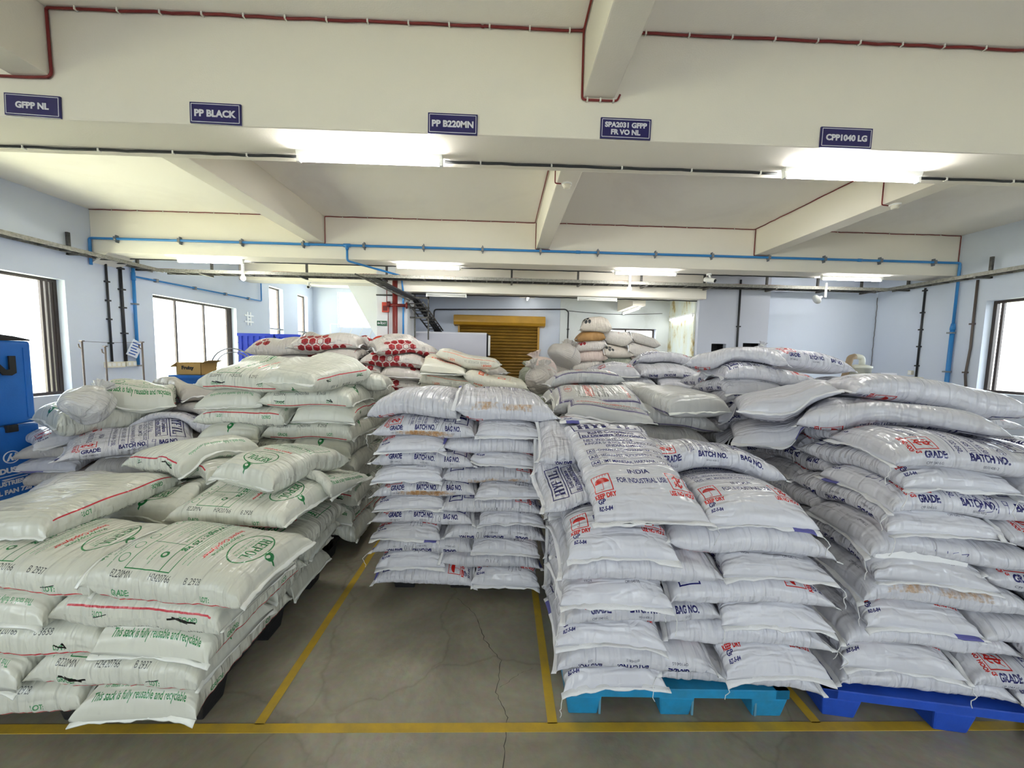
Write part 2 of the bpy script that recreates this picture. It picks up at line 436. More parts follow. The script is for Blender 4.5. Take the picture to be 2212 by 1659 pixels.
# beams and joists
def beam(x0, x1, y0, y1, z0, label=None, z1=None):
    m = MB(); m.box(x0, x1, y0, y1, z0, z1 or ZS)
    return struct(m.build('ceiling_beam', M['beam'], bevel=0.012), label, 'beam')
beam(XL, XR, 3.0, 3.52, 3.37, 'near deep cream ceiling beam carrying the navy signs')
beam(XL, XR, -1.1, -.58, 3.37)
beam(XL, XR, 7.1, 7.60, 3.385, 'second cream ceiling beam with the long blue pipe')
beam(XL, -2.4, 10.9, 11.4, 3.64, 'short cream beam over the stairwell windows')
beam(-2.4, 4.54, 8.40, 8.75, 3.035, 'low cream beam in front of the rolling shutter')
for x, w_ in ((-3.60, 0.28), (0.57, 0.24), (4.70, 0.25)):
    for y0, y1 in ((YB, -1.1), (-.58, 3.0), (3.52, 7.1)):
        xx = x - 0.05 if y1 == 3.0 and x < 0 else x
        m = MB(); m.box(xx, xx + w_, y0, y1, 3.665, ZS)
        struct(m.build('ceiling_joist', M['beam'], bevel=0.01), None, 'joist')
m = MB(); m.box(0.4, 0.8, 8.75, 10.0, 3.2, ZS); m.box(3.0, 3.3, 8.75, 10.0, 2.9, ZS)
struct(m.build('ceiling_joist', M['beam']))
# pillar and left column under the second beam
m = MB(); m.box(-2.83, -2.16, 8.45, 9.3, 0, ZS)
struct(m.build('pillar', M['wall_white'], bevel=0.01), 'square pillar carrying the exit sign and red fire pipe', 'pillar')
m = MB(); m.box(XL, -7.18, 7.12, 7.58, 0, 3.40)
m = MB(); m.prism([(-7.5, 3.385), (-7.5, 3.2), (-7.2, 3.385)], 'y', 7.1, 7.6)
struct(m.build('ceiling_beam', M['beam']))

# windows
def window_x(n, x, y0, y1, z0, z1, side, bars, label, fm=None, cill=True):
    """a window in a wall of constant x; side -1: wall on the left, +1: on the right"""
    fm = fm or M['frame_brown']
    xo = x + side * 0.17
    root = empty('window_%d' % n, (xo, (y0 + y1) / 2, z0)); struct(root, label, 'window')
    h, wd = z1 - z0, (y1 - y0)
    m = MB(); t = 0.05
    m.box(-.03, .03, -wd / 2, wd / 2, h - t, h); m.box(-.03, .03, -wd / 2, wd / 2, 0, t)
    m.box(-.03, .03, -wd / 2, -wd / 2 + t, t, h - t); m.box(-.03, .03, wd / 2 - t, wd / 2, t, h - t)
    for b in bars:
        m.box(-.02, .02, b - (y0 + y1) / 2 - .02, b - (y0 + y1) / 2 + .02, t, h - t)
    m.build('window_frame', fm, root)
    m = MB(); m.box(-.004, .004, -wd / 2 + t, wd / 2 - t, t, h - t); m.build('window_pane', M['glass'], root)
    return root
nwin = 1
labs = {1: 'tall bright left window nearest the blue insulated boxes', 2: 'wide bright window of three panes beyond the blue pipe'}
for i, (y0, y1, z0, z1) in enumerate(LEFT_WINDOWS):
    bars = [y0 + (y1 - y0) * t for t in (1 / 3, 2 / 3)]
    if i == 1: bars = [5.87, 6.45, 6.52, 6.58]
    if i == 2: bars = [8.97, 9.8, 10.6, 10.66]
    window_x(nwin, XL, y0, y1, z0, z1, -1, bars, labs.get(i)); nwin += 1
for i, (y0, y1, z0, z1) in enumerate(SLIT_WINDOWS):
    r = window_x(nwin, XL, y0, y1, z0, z1, -1, [], ['narrow bright slit window nearer the cross shaped wall tile', 'narrow bright slit window next to the stairwell corner'][i], M['wood_pole'])
    m = MB(); m.box(-.03, .16, -(y1 - y0) / 2, (y1 - y0) / 2, .30, .34); m.build('transom', M['grey_metal'], r); nwin += 1
for i, (y0, y1, z0, z1) in enumerate(RIGHT_WINDOWS):
    window_x(nwin, XR, y0, y1, z0, z1, 1, [y0 + 1.2, y1 - .12], 'bright window in the right wall beside the black conduits' if i == 1 else None); nwin += 1
def window_y(n, y, x0, x1, z0, z1, bars, label, fm, hb=()):
    root = empty('window_%d' % n, ((x0 + x1) / 2, y, z0)); struct(root, label, 'window')
    h, wd = z1 - z0, x1 - x0; t = 0.04; m = MB()
    m.box(-wd / 2, wd / 2, -.03, .03, h - t, h); m.box(-wd / 2, wd / 2, -.03, .03, 0, t)
    m.box(-wd / 2, -wd / 2 + t, -.03, .03, t, h - t); m.box(wd / 2 - t, wd / 2, -.03, .03, t, h - t)
    for b in bars: m.box(b - (x0 + x1) / 2 - .02, b - (x0 + x1) / 2 + .02, -.02, .02, t, h - t)
    m.build('window_frame', fm, root)
    m = MB(); m.box(-wd / 2 + t, wd / 2 - t, -.004, .004, t, h - t); m.build('window_pane', M['glass'], root)
window_y(nwin, 10.12, 2.15, 4.07, 1.35, 2.46, [2.75, 3.3], 'low bright window behind the sack heap on far wall', M['wood_pole']); nwin += 1
window_y(nwin, YF + 0.1, -6.55, -4.7, 2.62, 3.98, [], 'large bright stairwell window beside the slanted stair', M['lamp_body']); nwin += 1
for x0, x1, z0, z1 in BACK_FILL_OPENINGS:
    window_y(nwin, YB - .1, x0, x1, z0, z1, [x0 + (x1 - x0) * t for t in (.25, .5, .75)], None, M['frame_brown']); nwin += 1  # unseen windows, added for the daylight they let in

# ground outside
M['outside'] = mat('dry_sunlit_grass', (0.60, 0.60, 0.42), 0.9, 0, 0.35, 1.2)
m = MB(); m.box(-60, XL - WT - .01, -40, 60, -.5, -.3)
struct(m.build('ground_outside', M['outside']))
m = MB(); m.box(10.55, 60, -40, 60, -.5, -.3); m.box(XR + WT + .01, 60, -40, 8.0, -.5, -.3)
struct(m.build('ground_outside', M['outside']))

# yellow bay lines on the floor
def line(pts, w_, label):
    m = MB()
    for (xa, ya), (xb, yb) in pts:
        d = Vector((xb - xa, yb - ya, 0)); n = Vector((-d.y, d.x, 0)).normalized() * w_ / 2
        vs = [(xa + n.x, ya + n.y), (xb + n.x, yb + n.y), (xb - n.x, yb - n.y), (xa - n.x, ya - n.y)]
        m.prism(vs, 'z', 0.0, 0.002)
    return m
k = 1
for pts, w_, lab in (([((-6, 1.572), (7, 1.575))], 0.042, 'long yellow floor line in front of all pallets'),
                     ([((-1.075, 1.59), (-1.075, 6.5))], 0.045, 'yellow floor line between the green printed sacks and centre stack'),
                     ([((0.262, 1.59), (0.262, 6.5))], 0.045, 'yellow floor line along the teal pallet'),
                     ([((1.51, 1.59), (1.51, 6.5))], 0.045, 'yellow floor line between teal and cobalt pallets'),
                     ([((-2.62, 1.59), (-2.62, 6.5))], 0.045, None)):
    o = line(pts, w_, lab).build('trim_%d' % k, M['yellow']); struct(o, lab, 'floor marking'); k += 1

# floor crack and settled grit
m = MB()
random.seed(4)
def crack(pts, w0):
    P = []
    for (xa, ya), (xb, yb) in zip(pts[:-1], pts[1:]):
        for t in np.linspace(0, 1, 9)[:-1]:
            P.append((xa + (xb - xa) * t + random.uniform(-.006, .006), ya + (yb - ya) * t, w0 * random.uniform(.4, 1.2)))
    for (x0, y0, a), (x1, y1, b) in zip(P[:-1], P[1:]):
        m.add([(x0 - a, y0, .0008), (x0 + a, y0, .0008), (x1 + b, y1, .0008), (x1 - b, y1, .0008)], [(0, 1, 2, 3)])
crack([(0.04, 1.1), (0.035, 1.45), (0.05, 1.62), (0.0, 1.75), (0.02, 1.95), (-.08, 2.1), (-.14, 2.3), (-.3, 2.5)], .0022)
crack([(0.02, 1.78), (0.12, 1.86), (0.2, 1.9)], .0012)
crack([(-.3, 1.3), (-.25, 1.15), (-.3, 1.05)], .001)
struct(m.build('floor_crack', mat('dark_crack', (0.07, 0.062, 0.05), 0.9)), 'thin dark crack in floor between centre bay and camera', 'crack')  # flat dark strips drawn along the crack
# ================================================================== FIXTURES
# navy bay signs on the near beam
def sign(x, z, w_, h, rot, lines, hh, label):
    r = empty('bay_sign', (x, 2.985, z)); r.rotation_euler = (0, rot, 0)
    tag(r, label, 'sign', 'navy bay signs on the near beam')
    m = MB(); m.box(-w_ / 2, w_ / 2, 0, .012, -h / 2, h / 2); m.build('sign_board', M['navy'], r, bevel=.002)
    m = MB(); a, b, t = w_ / 2 - .012, h / 2 - .012, .0022
    for q in (-1, 1):
        m.box(-a, a, -.0012, 0, q * b - t, q * b + t); m.box(q * a - t, q * a + t, -.0012, 0, -b, b)
    m.build('border', M['white_vinyl'], r)
    letters('lettering', lines, hh, M['white_vinyl'], r, FACE_Y.copy(), bold=.045, sx=1.05, depth=.0015, maxw=w_ - .06)
sign(-3.51, 3.455, .40, .155, .035, ['GFPP NL'], .043, 'navy sign reading GFPP NL at the corner of the near beam')
sign(-2.185, 3.446, .375, .150, .015, ['PP BLACK'], .047, 'navy sign reading PP BLACK on near beam')
sign(-.418, 3.435, .375, .150, .008, ['PP B220MN'], .045, 'navy sign reading PP B220MN above centre stack')
sign(.906, 3.447, .39, .152, .008, ['SPA2031 GFPP', 'FR VO NL'], .036, 'navy sign with two lines starting SPA2031')
sign(2.64, 3.44, .41, .152, .005, ['CPP1040 LG'], .043, 'navy sign reading CPP1040 LG over the big white stack')

# tube lights under the beams
def tube_light(x, y, z, L=1.22, lit=True, rz=0.0, label='', tilt=0.0, group='tube lights under the beams'):
    r = empty('tube_light', (x, y, z), rz); r.rotation_euler = (tilt, 0, rz)
    tag(r, label, 'light', group)
    m = MB(); m.prism([(-.032, 0), (.032, 0), (.022, -.038), (-.022, -.038)], 'x', -L / 2, L / 2)
    m.build('lamp_housing', M['lamp_body'], r)
    for q in (-1, 1):
        m = MB(); m.box(q * (L / 2 - .012) - .014, q * (L / 2 - .012) + .014, -.018, .018, -.088, -.034); m.build('lamp_holder', M['lamp_body'], r, bevel=.004)
    m = MB(); m.tube([(-L / 2 + .025, 0, -.064), (L / 2 - .025, 0, -.064)], .019, 14); m.build('tube', M['tube_far' if y > 8 else 'tube_mid' if y > 6 else 'tube'] if lit else M['tube_off'], r)
    return r
tube_light(-1.16, 3.33, 3.37, label='lit tube light under near beam by the PP B220MN sign')
tube_light(3.02, 3.33, 3.37, label='lit tube light under near beam by the CPP1040 LG sign')
for x, lab in ((-5.57, 'lit tube light under second beam closest to the left wall'), (-1.47, 'lit tube light under second beam in front of the pillar'),
               (2.74, 'lit tube light under second beam above the heap of old sacks'), (6.85, 'lit tube light under second beam before the light blue recess')):
    tube_light(x, 7.35, 3.385, label=lab)
tube_light(-1.30, 8.52, 3.035, 0.9, False, label='unlit tube light under low beam left of hanging lamp')
tube_light(2.1, 8.52, 3.035, 0.9, False, label='unlit tube light under low beam over the sack heap window')
tube_light(3.15, 9.3, 2.90, 1.2, True, PI / 2, 'lit tube light running away under the far joist')
tube_light(0.60, 9.3, 3.2, 1.2, True, PI / 2, 'lit tube light seen end-on right of the shutter')
tube_light(4.36, 9.2, 2.75, 1.2, True, PI / 2, 'lit tube light on the damp stained wall', group='tube lights under the beams')

# cables along the beams
def run(name, path, r, material, label, cat, clips=(), clip_r=None, clip_mat=None, clip_name='clip', seg=7, wob=0.0, group=None, n=1):
    o_path = [Vector(p) for p in path]
    if wob:
        rnd = random.Random(sum(map(ord, label)) % 999); q = []
        for a, b in zip(o_path[:-1], o_path[1:]):
            k = max(1, int((b - a).length / .12))
            for i in range(k): q.append(a.lerp(b, i / k) + Vector((0, 0, rnd.uniform(-wob, wob))))
        q.append(o_path[-1]); o_path = q
    m = MB(); m.tube(o_path, r, seg)
    o = m.build(name, material); tag(o, label, cat, group)
    for c in clips:
        m = MB(); p, ax = Vector(c[0]), c[1]; k = clip_r or r * 1.5
        d = {'x': (.006, k, k), 'y': (k, .006, k), 'z': (k, k, .006)}[ax] if len(c) < 3 else c[2]
        m.box(p.x - d[0], p.x + d[0], p.y - d[1], p.y + d[1], p.z - d[2], p.z + d[2]); m.build(clip_name, clip_mat or M['clip'], o)
    return o
def xclips(x0, x1, y, z, step): return [((x, y, z), 'x') for x in np.arange(x0 + step / 2, x1, step)]
ya, zt = 2.985, ZS - .012
run('alarm_cable', rounded([(-3.85, ya, 3.655), (-3.385, ya, 3.655), (-3.355, ya, 3.68), (-3.36, ya, zt), (-.2, ya, zt), (.55, ya, zt), (.555, ya - .02, zt)], .02), .009, M['red_cable'],
    'red cable clipped along near beam from first joist to middle joist', 'cable', xclips(-3.3, .5, ya, zt, .3), .013, wob=.005)
run('alarm_cable', rounded([(.555, .2, zt), (.555, ya, zt), (.56, ya, 3.645), (.83, ya, 3.645), (.85, ya, 3.69)], .03), .008, M['red_cable'],
    'red cable wrapping down around end of the middle joist', 'cable', [((.6 + .1 * i, ya, 3.645), 'x') for i in range(3)], .012)
run('alarm_cable', [(.86, ya, zt), (4.65, ya, zt)], .009, M['red_cable'], 'red cable clipped along near beam right of the middle joist', 'cable', xclips(.86, 4.6, ya, zt, .33), .013, wob=.006)
yb = 7.085
run('alarm_cable', [(XL + .02, yb, zt), (-3.62, yb, zt)], .007, M['red_cable'], 'thin red cable along second beam near the left wall', 'cable', xclips(-7.3, -3.7, yb, zt, .45), .011, wob=.004)
run('alarm_cable', rounded([(-3.64, yb, 3.652), (-3.30, yb, 3.652), (-3.30, yb, zt), (.54, yb, zt), (.55, 4.4, zt), (.55, 4.4, 3.78), (.55, 4.4, 3.655), (.62, 4.4, 3.652)], .02), .007, M['red_cable'],
    'red cable looping from left joist along second beam to middle joist', 'cable', xclips(-3.2, .5, yb, zt, .45), .011, wob=.004)
run('alarm_cable', rounded([(.56, yb, zt), (.56, yb, 3.655), (.83, yb, 3.655)], .02), .007, M['red_cable'], 'short red cable hooked under end of middle joist', 'cable')
run('alarm_cable', rounded([(.82, yb, zt), (4.67, yb, zt), (4.68, 4.7, zt), (4.68, 4.7, 3.655), (4.76, 4.7, 3.652)], .03), .007, M['red_cable'],
    'red cable along second beam turning up the right joist', 'cable', xclips(.9, 4.6, yb, zt, .45), .011, wob=.004)
run('alarm_cable', rounded([(4.685, yb, zt), (4.685, yb, 3.655), (4.98, yb, 3.655)], .02), .007, M['red_cable'], 'short red cable hooked under end of right joist', 'cable')
run('alarm_cable', rounded([(4.97, yb, zt), (8.66, yb, zt), (8.66, yb, 3.62)], .02), .007, M['red_cable'], 'red cable along second beam to the right wall corner', 'cable', xclips(5, 8.6, yb, zt, .5), .011, wob=.004)
for x0, x1, lab in ((XL, -1.78, 'black cable under near beam left of first tube light'), (-.54, 2.40, 'black cable under near beam between both tube lights'), (3.64, XR, 'black cable under near beam right of second tube light')):
    run('lighting_cable', [(x0, 3.40, 3.358), (x1, 3.40, 3.358)], .011, M['black_cable'], lab, 'cable', xclips(x0, x1, 3.40, 3.358, .62), .015, wob=.003)
for x0, x1, lab in ((XL, -6.18, 'black cable under second beam left of its first tube light'), (-4.96, -2.08, 'black cable under second beam between first and second tube lights'),
                    (-.86, 2.13, 'black cable under second beam between second and third tube lights'), (3.35, 6.24, 'black cable under second beam between third and fourth tube lights')):
    run('lighting_cable', [(x0, 7.52, 3.375), (x1, 7.52, 3.375)], .010, M['black_cable'], lab, 'cable', wob=.003)
run('lighting_cable', [(-2.1, 8.62, 3.02), (4.5, 8.62, 3.02)], .012, M['black_cable'], 'black cable under low beam before the shutter', 'cable', wob=.004)

# blue air pipe
pz, py = 3.62, 7.05
def pipe_clamps(pts, parent, ax):
    for p in pts:
        m = MB(); x, y, z = p
        if ax == 'x': m.box(x - .02, x + .02, y - .035, y + .04, z - .035, z + .035); m.box(x - .008, x + .008, y - .01, y + .045, z - .065, z + .065)
        elif ax == 'y': m.box(x - .04, x + .03, y - .025, y + .025, z - .035, z + .035)
        else: m.box(x - .05, x + .05, y - .04, y + .04, z - .015, z + .015)
        m.build('pipe_clamp', M['grey_metal'], parent)
m = MB(); m.tube(rounded([(-7.465, py, 3.15), (-7.465, py, pz), (8.655, py, pz), (8.655, py, 2.35)], .04), .022, 10)
m.tube([(8.655, py, 2.38), (8.655, py, .3)], .034, 10); m.tube([(8.655, py, 2.36), (8.655, py, 2.48)], .044, 10, r1=.03)
m.tube(rounded([(-2.89, py, pz), (-2.89, py, 3.345), (-2.24, 8.28, 3.345), (-2.22, 8.36, 3.0), (-2.22, 8.36, .3)], .05), .020, 10)
m.tube([(-2.95, py, pz), (-2.83, py, pz)], .032, 10); m.tube([(-2.89, py, pz + .02), (-2.89, py, pz - .07)], .030, 10)
for x in (-3.6, 1.35, 6.7): m.tube([(x - .04, py, pz), (x + .04, py, pz)], .028, 10)
bp = m.build('air_pipe', M['blue_pipe']); tag(bp, 'long blue air pipe clamped across the second beam and down the right corner', 'pipe')
pipe_clamps([(x, py, pz) for x in (-7.0, -5.88, -4.78, -3.68, -2.58, -1.5, -.42, .65, 1.72, 2.8, 3.87, 4.95, 6.02, 7.1, 8.15)], bp, 'x')
pipe_clamps([(8.635, py, z) for z in (2.3, 1.55)], bp, 'z')
m = MB(); xw = XL + .05
m.tube([(xw, 7.80, 3.3), (xw, 7.80, 1.30)], .028, 10); m.tube(rounded([(xw, 7.8, 3.10), (xw, 11.78, 3.17), (xw, 11.78, 3.70)], .03), .018, 10)
m.tube([(xw, 7.8, 3.02), (xw, 7.8, 3.18)], .036, 10)
bp2 = m.build('air_pipe', M['blue_pipe']); tag(bp2, 'blue air pipe dropping down left wall with a branch over the window', 'pipe')
pipe_clamps([(xw, y, 3.10 + (y - 7.8) * .0176) for y in (8.3, 9.3, 10.3, 11.2)], bp2, 'y'); pipe_clamps([(xw, 7.8, z) for z in (2.55, 1.31)], bp2, 'z')

# conduits on the walls
def conduit(path, r, label, knots=(), material=None):
    m = MB(); m.tube(path, r, 8)
    o = m.build('conduit', material or M['black_cable']); tag(o, label, 'conduit')
    for p in knots:
        m = MB(); x, y, z = p; m.box(x - r * 1.8, x + r * 1.8, y - r * 1.8, y + r * 1.8, z - .014, z + .014); m.build('saddle', material or M['black_cable'], o)
    return o
xw = XL + .025
conduit([(xw, 7.31, 3.3), (xw, 7.32, 1.40)], .018, 'slim black conduit on left wall above the wider cream socket box', [(xw, 7.31, z) for z in (2.9, 2.55, 2.2, 1.75)])
conduit([(xw, 7.57, 3.3), (xw, 7.58, 1.40)], .026, 'thick black conduit next to the blue pipe on left wall', [(xw, 7.57, z) for z in (3.2, 2.8, 2.45, 1.95)])
xr = XR - .02
conduit([(xr, 7.62, 3.25), (xr, 7.62, 1.42)], .018, 'slim black conduit above socket box on right wall', [(xr, 7.62, z) for z in (3.2, 2.75, 2.4, 2.05, 1.65)])
conduit([(xr, 6.77, 3.25), (xr, 6.76, 2.0), (xr, 6.79, 1.5), (xr, 6.74, 1.1)], .018, 'grey brown cable hanging between blue pipe and right window', [(xr, 6.77, 2.45), (xr, 6.79, 1.55)], M['wood_pole'])
conduit([(5.35, 8.48, 3.5), (5.37, 8.48, 1.2)], .022, 'black conduit down the middle of the grey wall block', [(5.36, 8.48, 2.45)])
conduit(rounded([(-1.83, 9.9, 2.35), (-1.83, 9.9, 2.83), (1.62, 9.93, 2.92), (1.70, 9.93, 2.86), (1.70, 9.93, 1.4)], .08), .017, 'black conduit over the rolling shutter turning down beside it', [(x, 9.915, 2.83 + (x + 1.8) * .026) for x in np.arange(-1.4, 1.5, .42)] + [(1.70, 9.93, z) for z in (2.4, 2.0)])
m = MB(); m.tube([(1.7 + .5 * i, 9.92, 2.88 - .06 * math.sin(PI * min(i / 5.2, 1))) for i in range(6)], .007, 6)
tag(m.build('loose_wire', M['black_cable']), 'thin sagging black wire across the white far wall', 'wire')
conduit([(-2.83, 8.43, 2.95), (-2.2, 8.43, 2.95)], .016, 'horizontal black conduit on the pillar above the exit sign')
def socket_box(x, y, z, w_, h, nrm, label, n):
    r = empty('socket_box', (x, y, z)); tag(r, label, 'socket box')
    m = MB(); m.box(-.03, .03, -w_ / 2, w_ / 2, -h / 2, h / 2); m.build('socket_body', M['cream_plastic'], r, bevel=.006)
    for i in range(n):
        yy = -w_ / 2 + w_ * (i + .5) / n
        m = MB(); m.box(nrm * .03, nrm * .037, yy - .025, yy + .025, -.03, .03); m.build('switch', M['lamp_body'], r)
socket_box(XL + .03, 7.36, 1.34, .34, .11, 1, 'wide cream socket box under the slim conduit on left wall', 4)
socket_box(XL + .03, 7.66, 1.35, .20, .10, 1, 'small cream socket box under the thick conduit on left wall', 2)
socket_box(XR - .03, 7.62, 1.36, .26, .11, -1, 'cream socket box on the right wall below slim conduit', 3)
socket_box(XR - .03, 7.72, 1.5, .07, .09, -1, 'tiny red and cream switch just above right wall socket box', 1)

# cable trays
def tray(name, a, b, wd, label, step=.3, hangers=(), rails=None):
    """ladder tray from a to b (both at the same height)"""
    A, B = Vector(a), Vector(b); d = (B - A); L = d.length; d.normalize(); n = Vector((-d.y, d.x, 0))
    r = empty(name, a, math.atan2(d.y, d.x)); tag(r, label, 'cable tray')
    for q in (-1, 1):
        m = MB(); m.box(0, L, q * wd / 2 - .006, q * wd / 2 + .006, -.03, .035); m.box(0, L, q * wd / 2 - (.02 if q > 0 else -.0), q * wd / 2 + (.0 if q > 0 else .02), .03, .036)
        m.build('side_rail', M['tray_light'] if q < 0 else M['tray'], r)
    for x in np.arange(step / 2, L, step): m = MB(); m.box(x - .015, x + .015, -wd / 2, wd / 2, -.028, -.012); m.build('rung', M['tray'], r)
    rnd = random.Random(int(L * 100)); m = MB()
    for i in range(5):
        y = -wd / 2 + wd * (i + .6) / 5.6
        m.tube([(x, y + rnd.uniform(-.012, .012), .0 + rnd.uniform(-.006, .012)) for x in np.linspace(0, L, int(L / .35) + 2)], .008, 5)
    m.build('cable_bundle', M['black_cable'], r)
    m = MB(); m.tube([(x, -wd / 2 + .03 + rnd.uniform(-.01, .01), .03 + rnd.uniform(-.005, .012)) for x in np.linspace(0, L, int(L / .3) + 2)], .006, 5); m.build('orange_cable', mat('orange_cable_sheath', (.42, .10, .04), .5), r)
    for x, up in hangers:
        m = MB(); m.box(x - .02, x + .02, -wd / 2 - .03, wd / 2 + .06, -.06, -.03); m.box(x - .02, x + .02, wd / 2 + .02, wd / 2 + .055, -.05, up); m.build('hanger_bracket', M['tray'], r)
    return r
tray('cable_tray', (-7.15, 8.1, 3.265), (8.25, 8.1, 3.265), .26, 'long ladder cable tray hung across the room behind second beam', .33, [(x + 7.2, .42) for x in (-6.3, -4.3, -2.6, 0.1, 1.55, 2.95, 4.35, 5.75, 6.9, 7.9)])
def wall_tray(x, y0, y1, side, label, br):
    r = empty('cable_tray', (x, y0, 3.29)); tag(r, label, 'cable tray'); L = y1 - y0
    for q, mt in ((-1, M['tray_light']), (1, M['tray_light'])):
        m = MB(); m.box(q * .11 - .008, q * .11 + .008, 0, L, -.03, .035); m.build('side_rail', mt, r)
    for y in np.arange(.15, L, .3): m = MB(); m.box(-.11, .11, y - .015, y + .015, -.03, -.012); m.build('rung', M['tray'], r)
    m = MB()
    for i in range(4): m.tube([(-.08 + .05 * i + .01 * math.sin(3 * y + i), y, .005) for y in np.linspace(0, L, int(L / .4) + 2)], .010, 5)
    m.build('cable_bundle', M['black_cable'], r)
    for y in br:
        m = MB(); m.box(-.16, .16, y - y0 - .02, y - y0 + .02, -.06, -.03); m.box(side * .13 - .02, side * .13 + .02, y - y0 - .02, y - y0 + .02, -.06, .32); m.build('wall_bracket', M['tray'], r)
wall_tray(XL + .18, 1.0, 8.2, -1, 'ladder cable tray bracketed along the left wall', (2.5, 4.6, 6.7, 7.9))
wall_tray(XR - .215, 1.0, 8.2, 1, 'ladder cable tray bracketed along the right wall', (2.5, 4.4, 6.55, 7.9))
# tray dropping from the pillar to the far wall
r = empty('cable_ladder', (-2.9, 8.0, 3.27)); tag(r, 'black cable ladder sloping past the pillar towards the far wall', 'cable tray')
P0, P1, P2 = Vector((-3.0, 8.0, 3.27)), Vector((-1.95, 8.3, 2.80)), Vector((-1.75, 9.75, 2.28))
def ladder(a, b, wv, name):
    m = MB(); d = b - a
    for q in (-1, 1): m.tube([a + wv * q - r.location, b + wv * q - r.location], .018, 6)
    m.build('side_rail', M['tray'], r); m = MB()
    k = int(d.length / .16)
    for i in range(k): c = a.lerp(b, (i + .5) / k) - r.location; m.tube([c - wv, c + wv], .011, 5)
    m.build('slats', M['tray'], r)
ladder(P0, P1, Vector((.06, .17, .0)), 'a'); ladder(P1, P2, Vector((.18, -.03, .0)), 'b')
m = MB()
for i in range(9):
    o = Vector(((i % 3 - 1) * .06, (i // 3 - 1) * .03, .03))
    m.tube([Vector(p) + o - r.location for p in ((-2.9, 8.03, 3.27), (-1.95, 8.35, 2.83), (-1.72, 9.7, 2.28), (-1.62 + .02 * i, 9.72, 1.9), (-1.52 + .03 * i, 9.75, 1.5))], .022, 6)
m.build('cable_bundle', M['black_cable'], r)
m = MB()
for z in (2.95, 2.72, 2.5): m.box(-2.16, -1.72, 8.7, 8.74, z - .02, z + .02)
for x in (-2.05, -1.74): m.box(x - .015, x + .015, 8.7, 8.73, 2.0, 3.05)
tag(m.build('bracket_frame', M['tray']), 'black angle iron frame right of the pillar under the ladder', 'bracket')

# pillar fittings
r = empty('fire_pipe', (-2.40, 8.36, 0)); tag(r, 'dark red vertical fire pipe on the pillar', 'pipe')
m = MB(); m.tube([(0, 0, .1), (0, 0, 3.38)], .055, 14); m.build('riser', M['red'], r)
m = MB(); m.tube([(-.16, -.02, 2.72), (.24, -.02, 2.72)], .035, 12); m.lathe([(.07, -.012), (.07, .012)], (.26, -.02, 2.72), 14, Matrix.Rotation(PI / 2, 4, 'Y')); m.lathe([(.06, -.03), (.06, .03)], (-.13, -.02, 2.74), 12, Matrix.Rotation(PI / 2, 4, 'Y')); m.build('valve', M['red'], r)
r = empty('fire_alarm', (-2.62, 8.44, 2.68)); tag(r, 'bright red fire alarm box on pillar above exit sign', 'alarm')
m = MB(); m.box(-.075, .075, -.06, 0, -.11, .11); m.build('alarm_body', M['red_bright'], r, bevel=.01)
m = MB(); m.box(-.05, .05, -.064, -.06, -.08, .03); m.build('alarm_plate', M['red'], r)
m = MB(); m.tube([(-2.60, 8.43, 2.79), (-2.60, 8.43, 3.3)], .008, 6); tag(m.build('alarm_cable', M['red_cable']), 'red cable rising from the fire alarm box', 'cable')
m = MB(); m.tube([(-2.57, 8.43, 2.57), (-2.57, 8.43, 1.2)], .007, 6); tag(m.build('alarm_cable', M['red_cable']), 'thin red cable dropping from fire alarm box beside exit sign', 'cable')
r = empty('exit_sign', (-2.71, 8.44, 2.33)); tag(r, 'green exit sign with arrow on the pillar', 'sign')
m = MB(); m.box(-.11, .11, -.012, 0, -.055, .055); m.build('sign_board', M['green_sign'], r)
letters('lettering', ['EXIT'], .045, M['white_vinyl'], r, Matrix.Translation((.045, -.0125, 0)) @ FACE_Y, bold=.02, maxw=.10)
m = MB(); m.prism([(-.10, 0), (-.07, .028), (-.07, .01), (-.035, .01), (-.035, -.01), (-.07, -.01), (-.07, -.028)], 'y', -.0145, -.012); m.build('arrow', M['white_vinyl'], r)
m = MB(); m.lathe([(.012, -.004), (.012, .004)], (-.018, -.0135, .028), 8, Matrix.Rotation(PI / 2, 4, 'X')); m.prism([(-.03, -.03), (-.02, .015), (-.006, .015), (.0, -.03), (-.012, -.005)], 'y', -.0145, -.012); m.build('running_figure', M['white_vinyl'], r)
r = empty('hose_reel', (-2.68, 8.42, 1.60)); tag(r, 'red round hose reel low on the pillar behind red printed sacks', 'hose reel')
m = MB(); m.lathe([(.27, -.12), (.27, -.10), (.2, -.10), (.2, 0), (.27, 0), (.27, .02)], (0, -.12, .18), 28, Matrix.Rotation(PI / 2, 4, 'X')); m.build('reel', M['red_bright'], r)

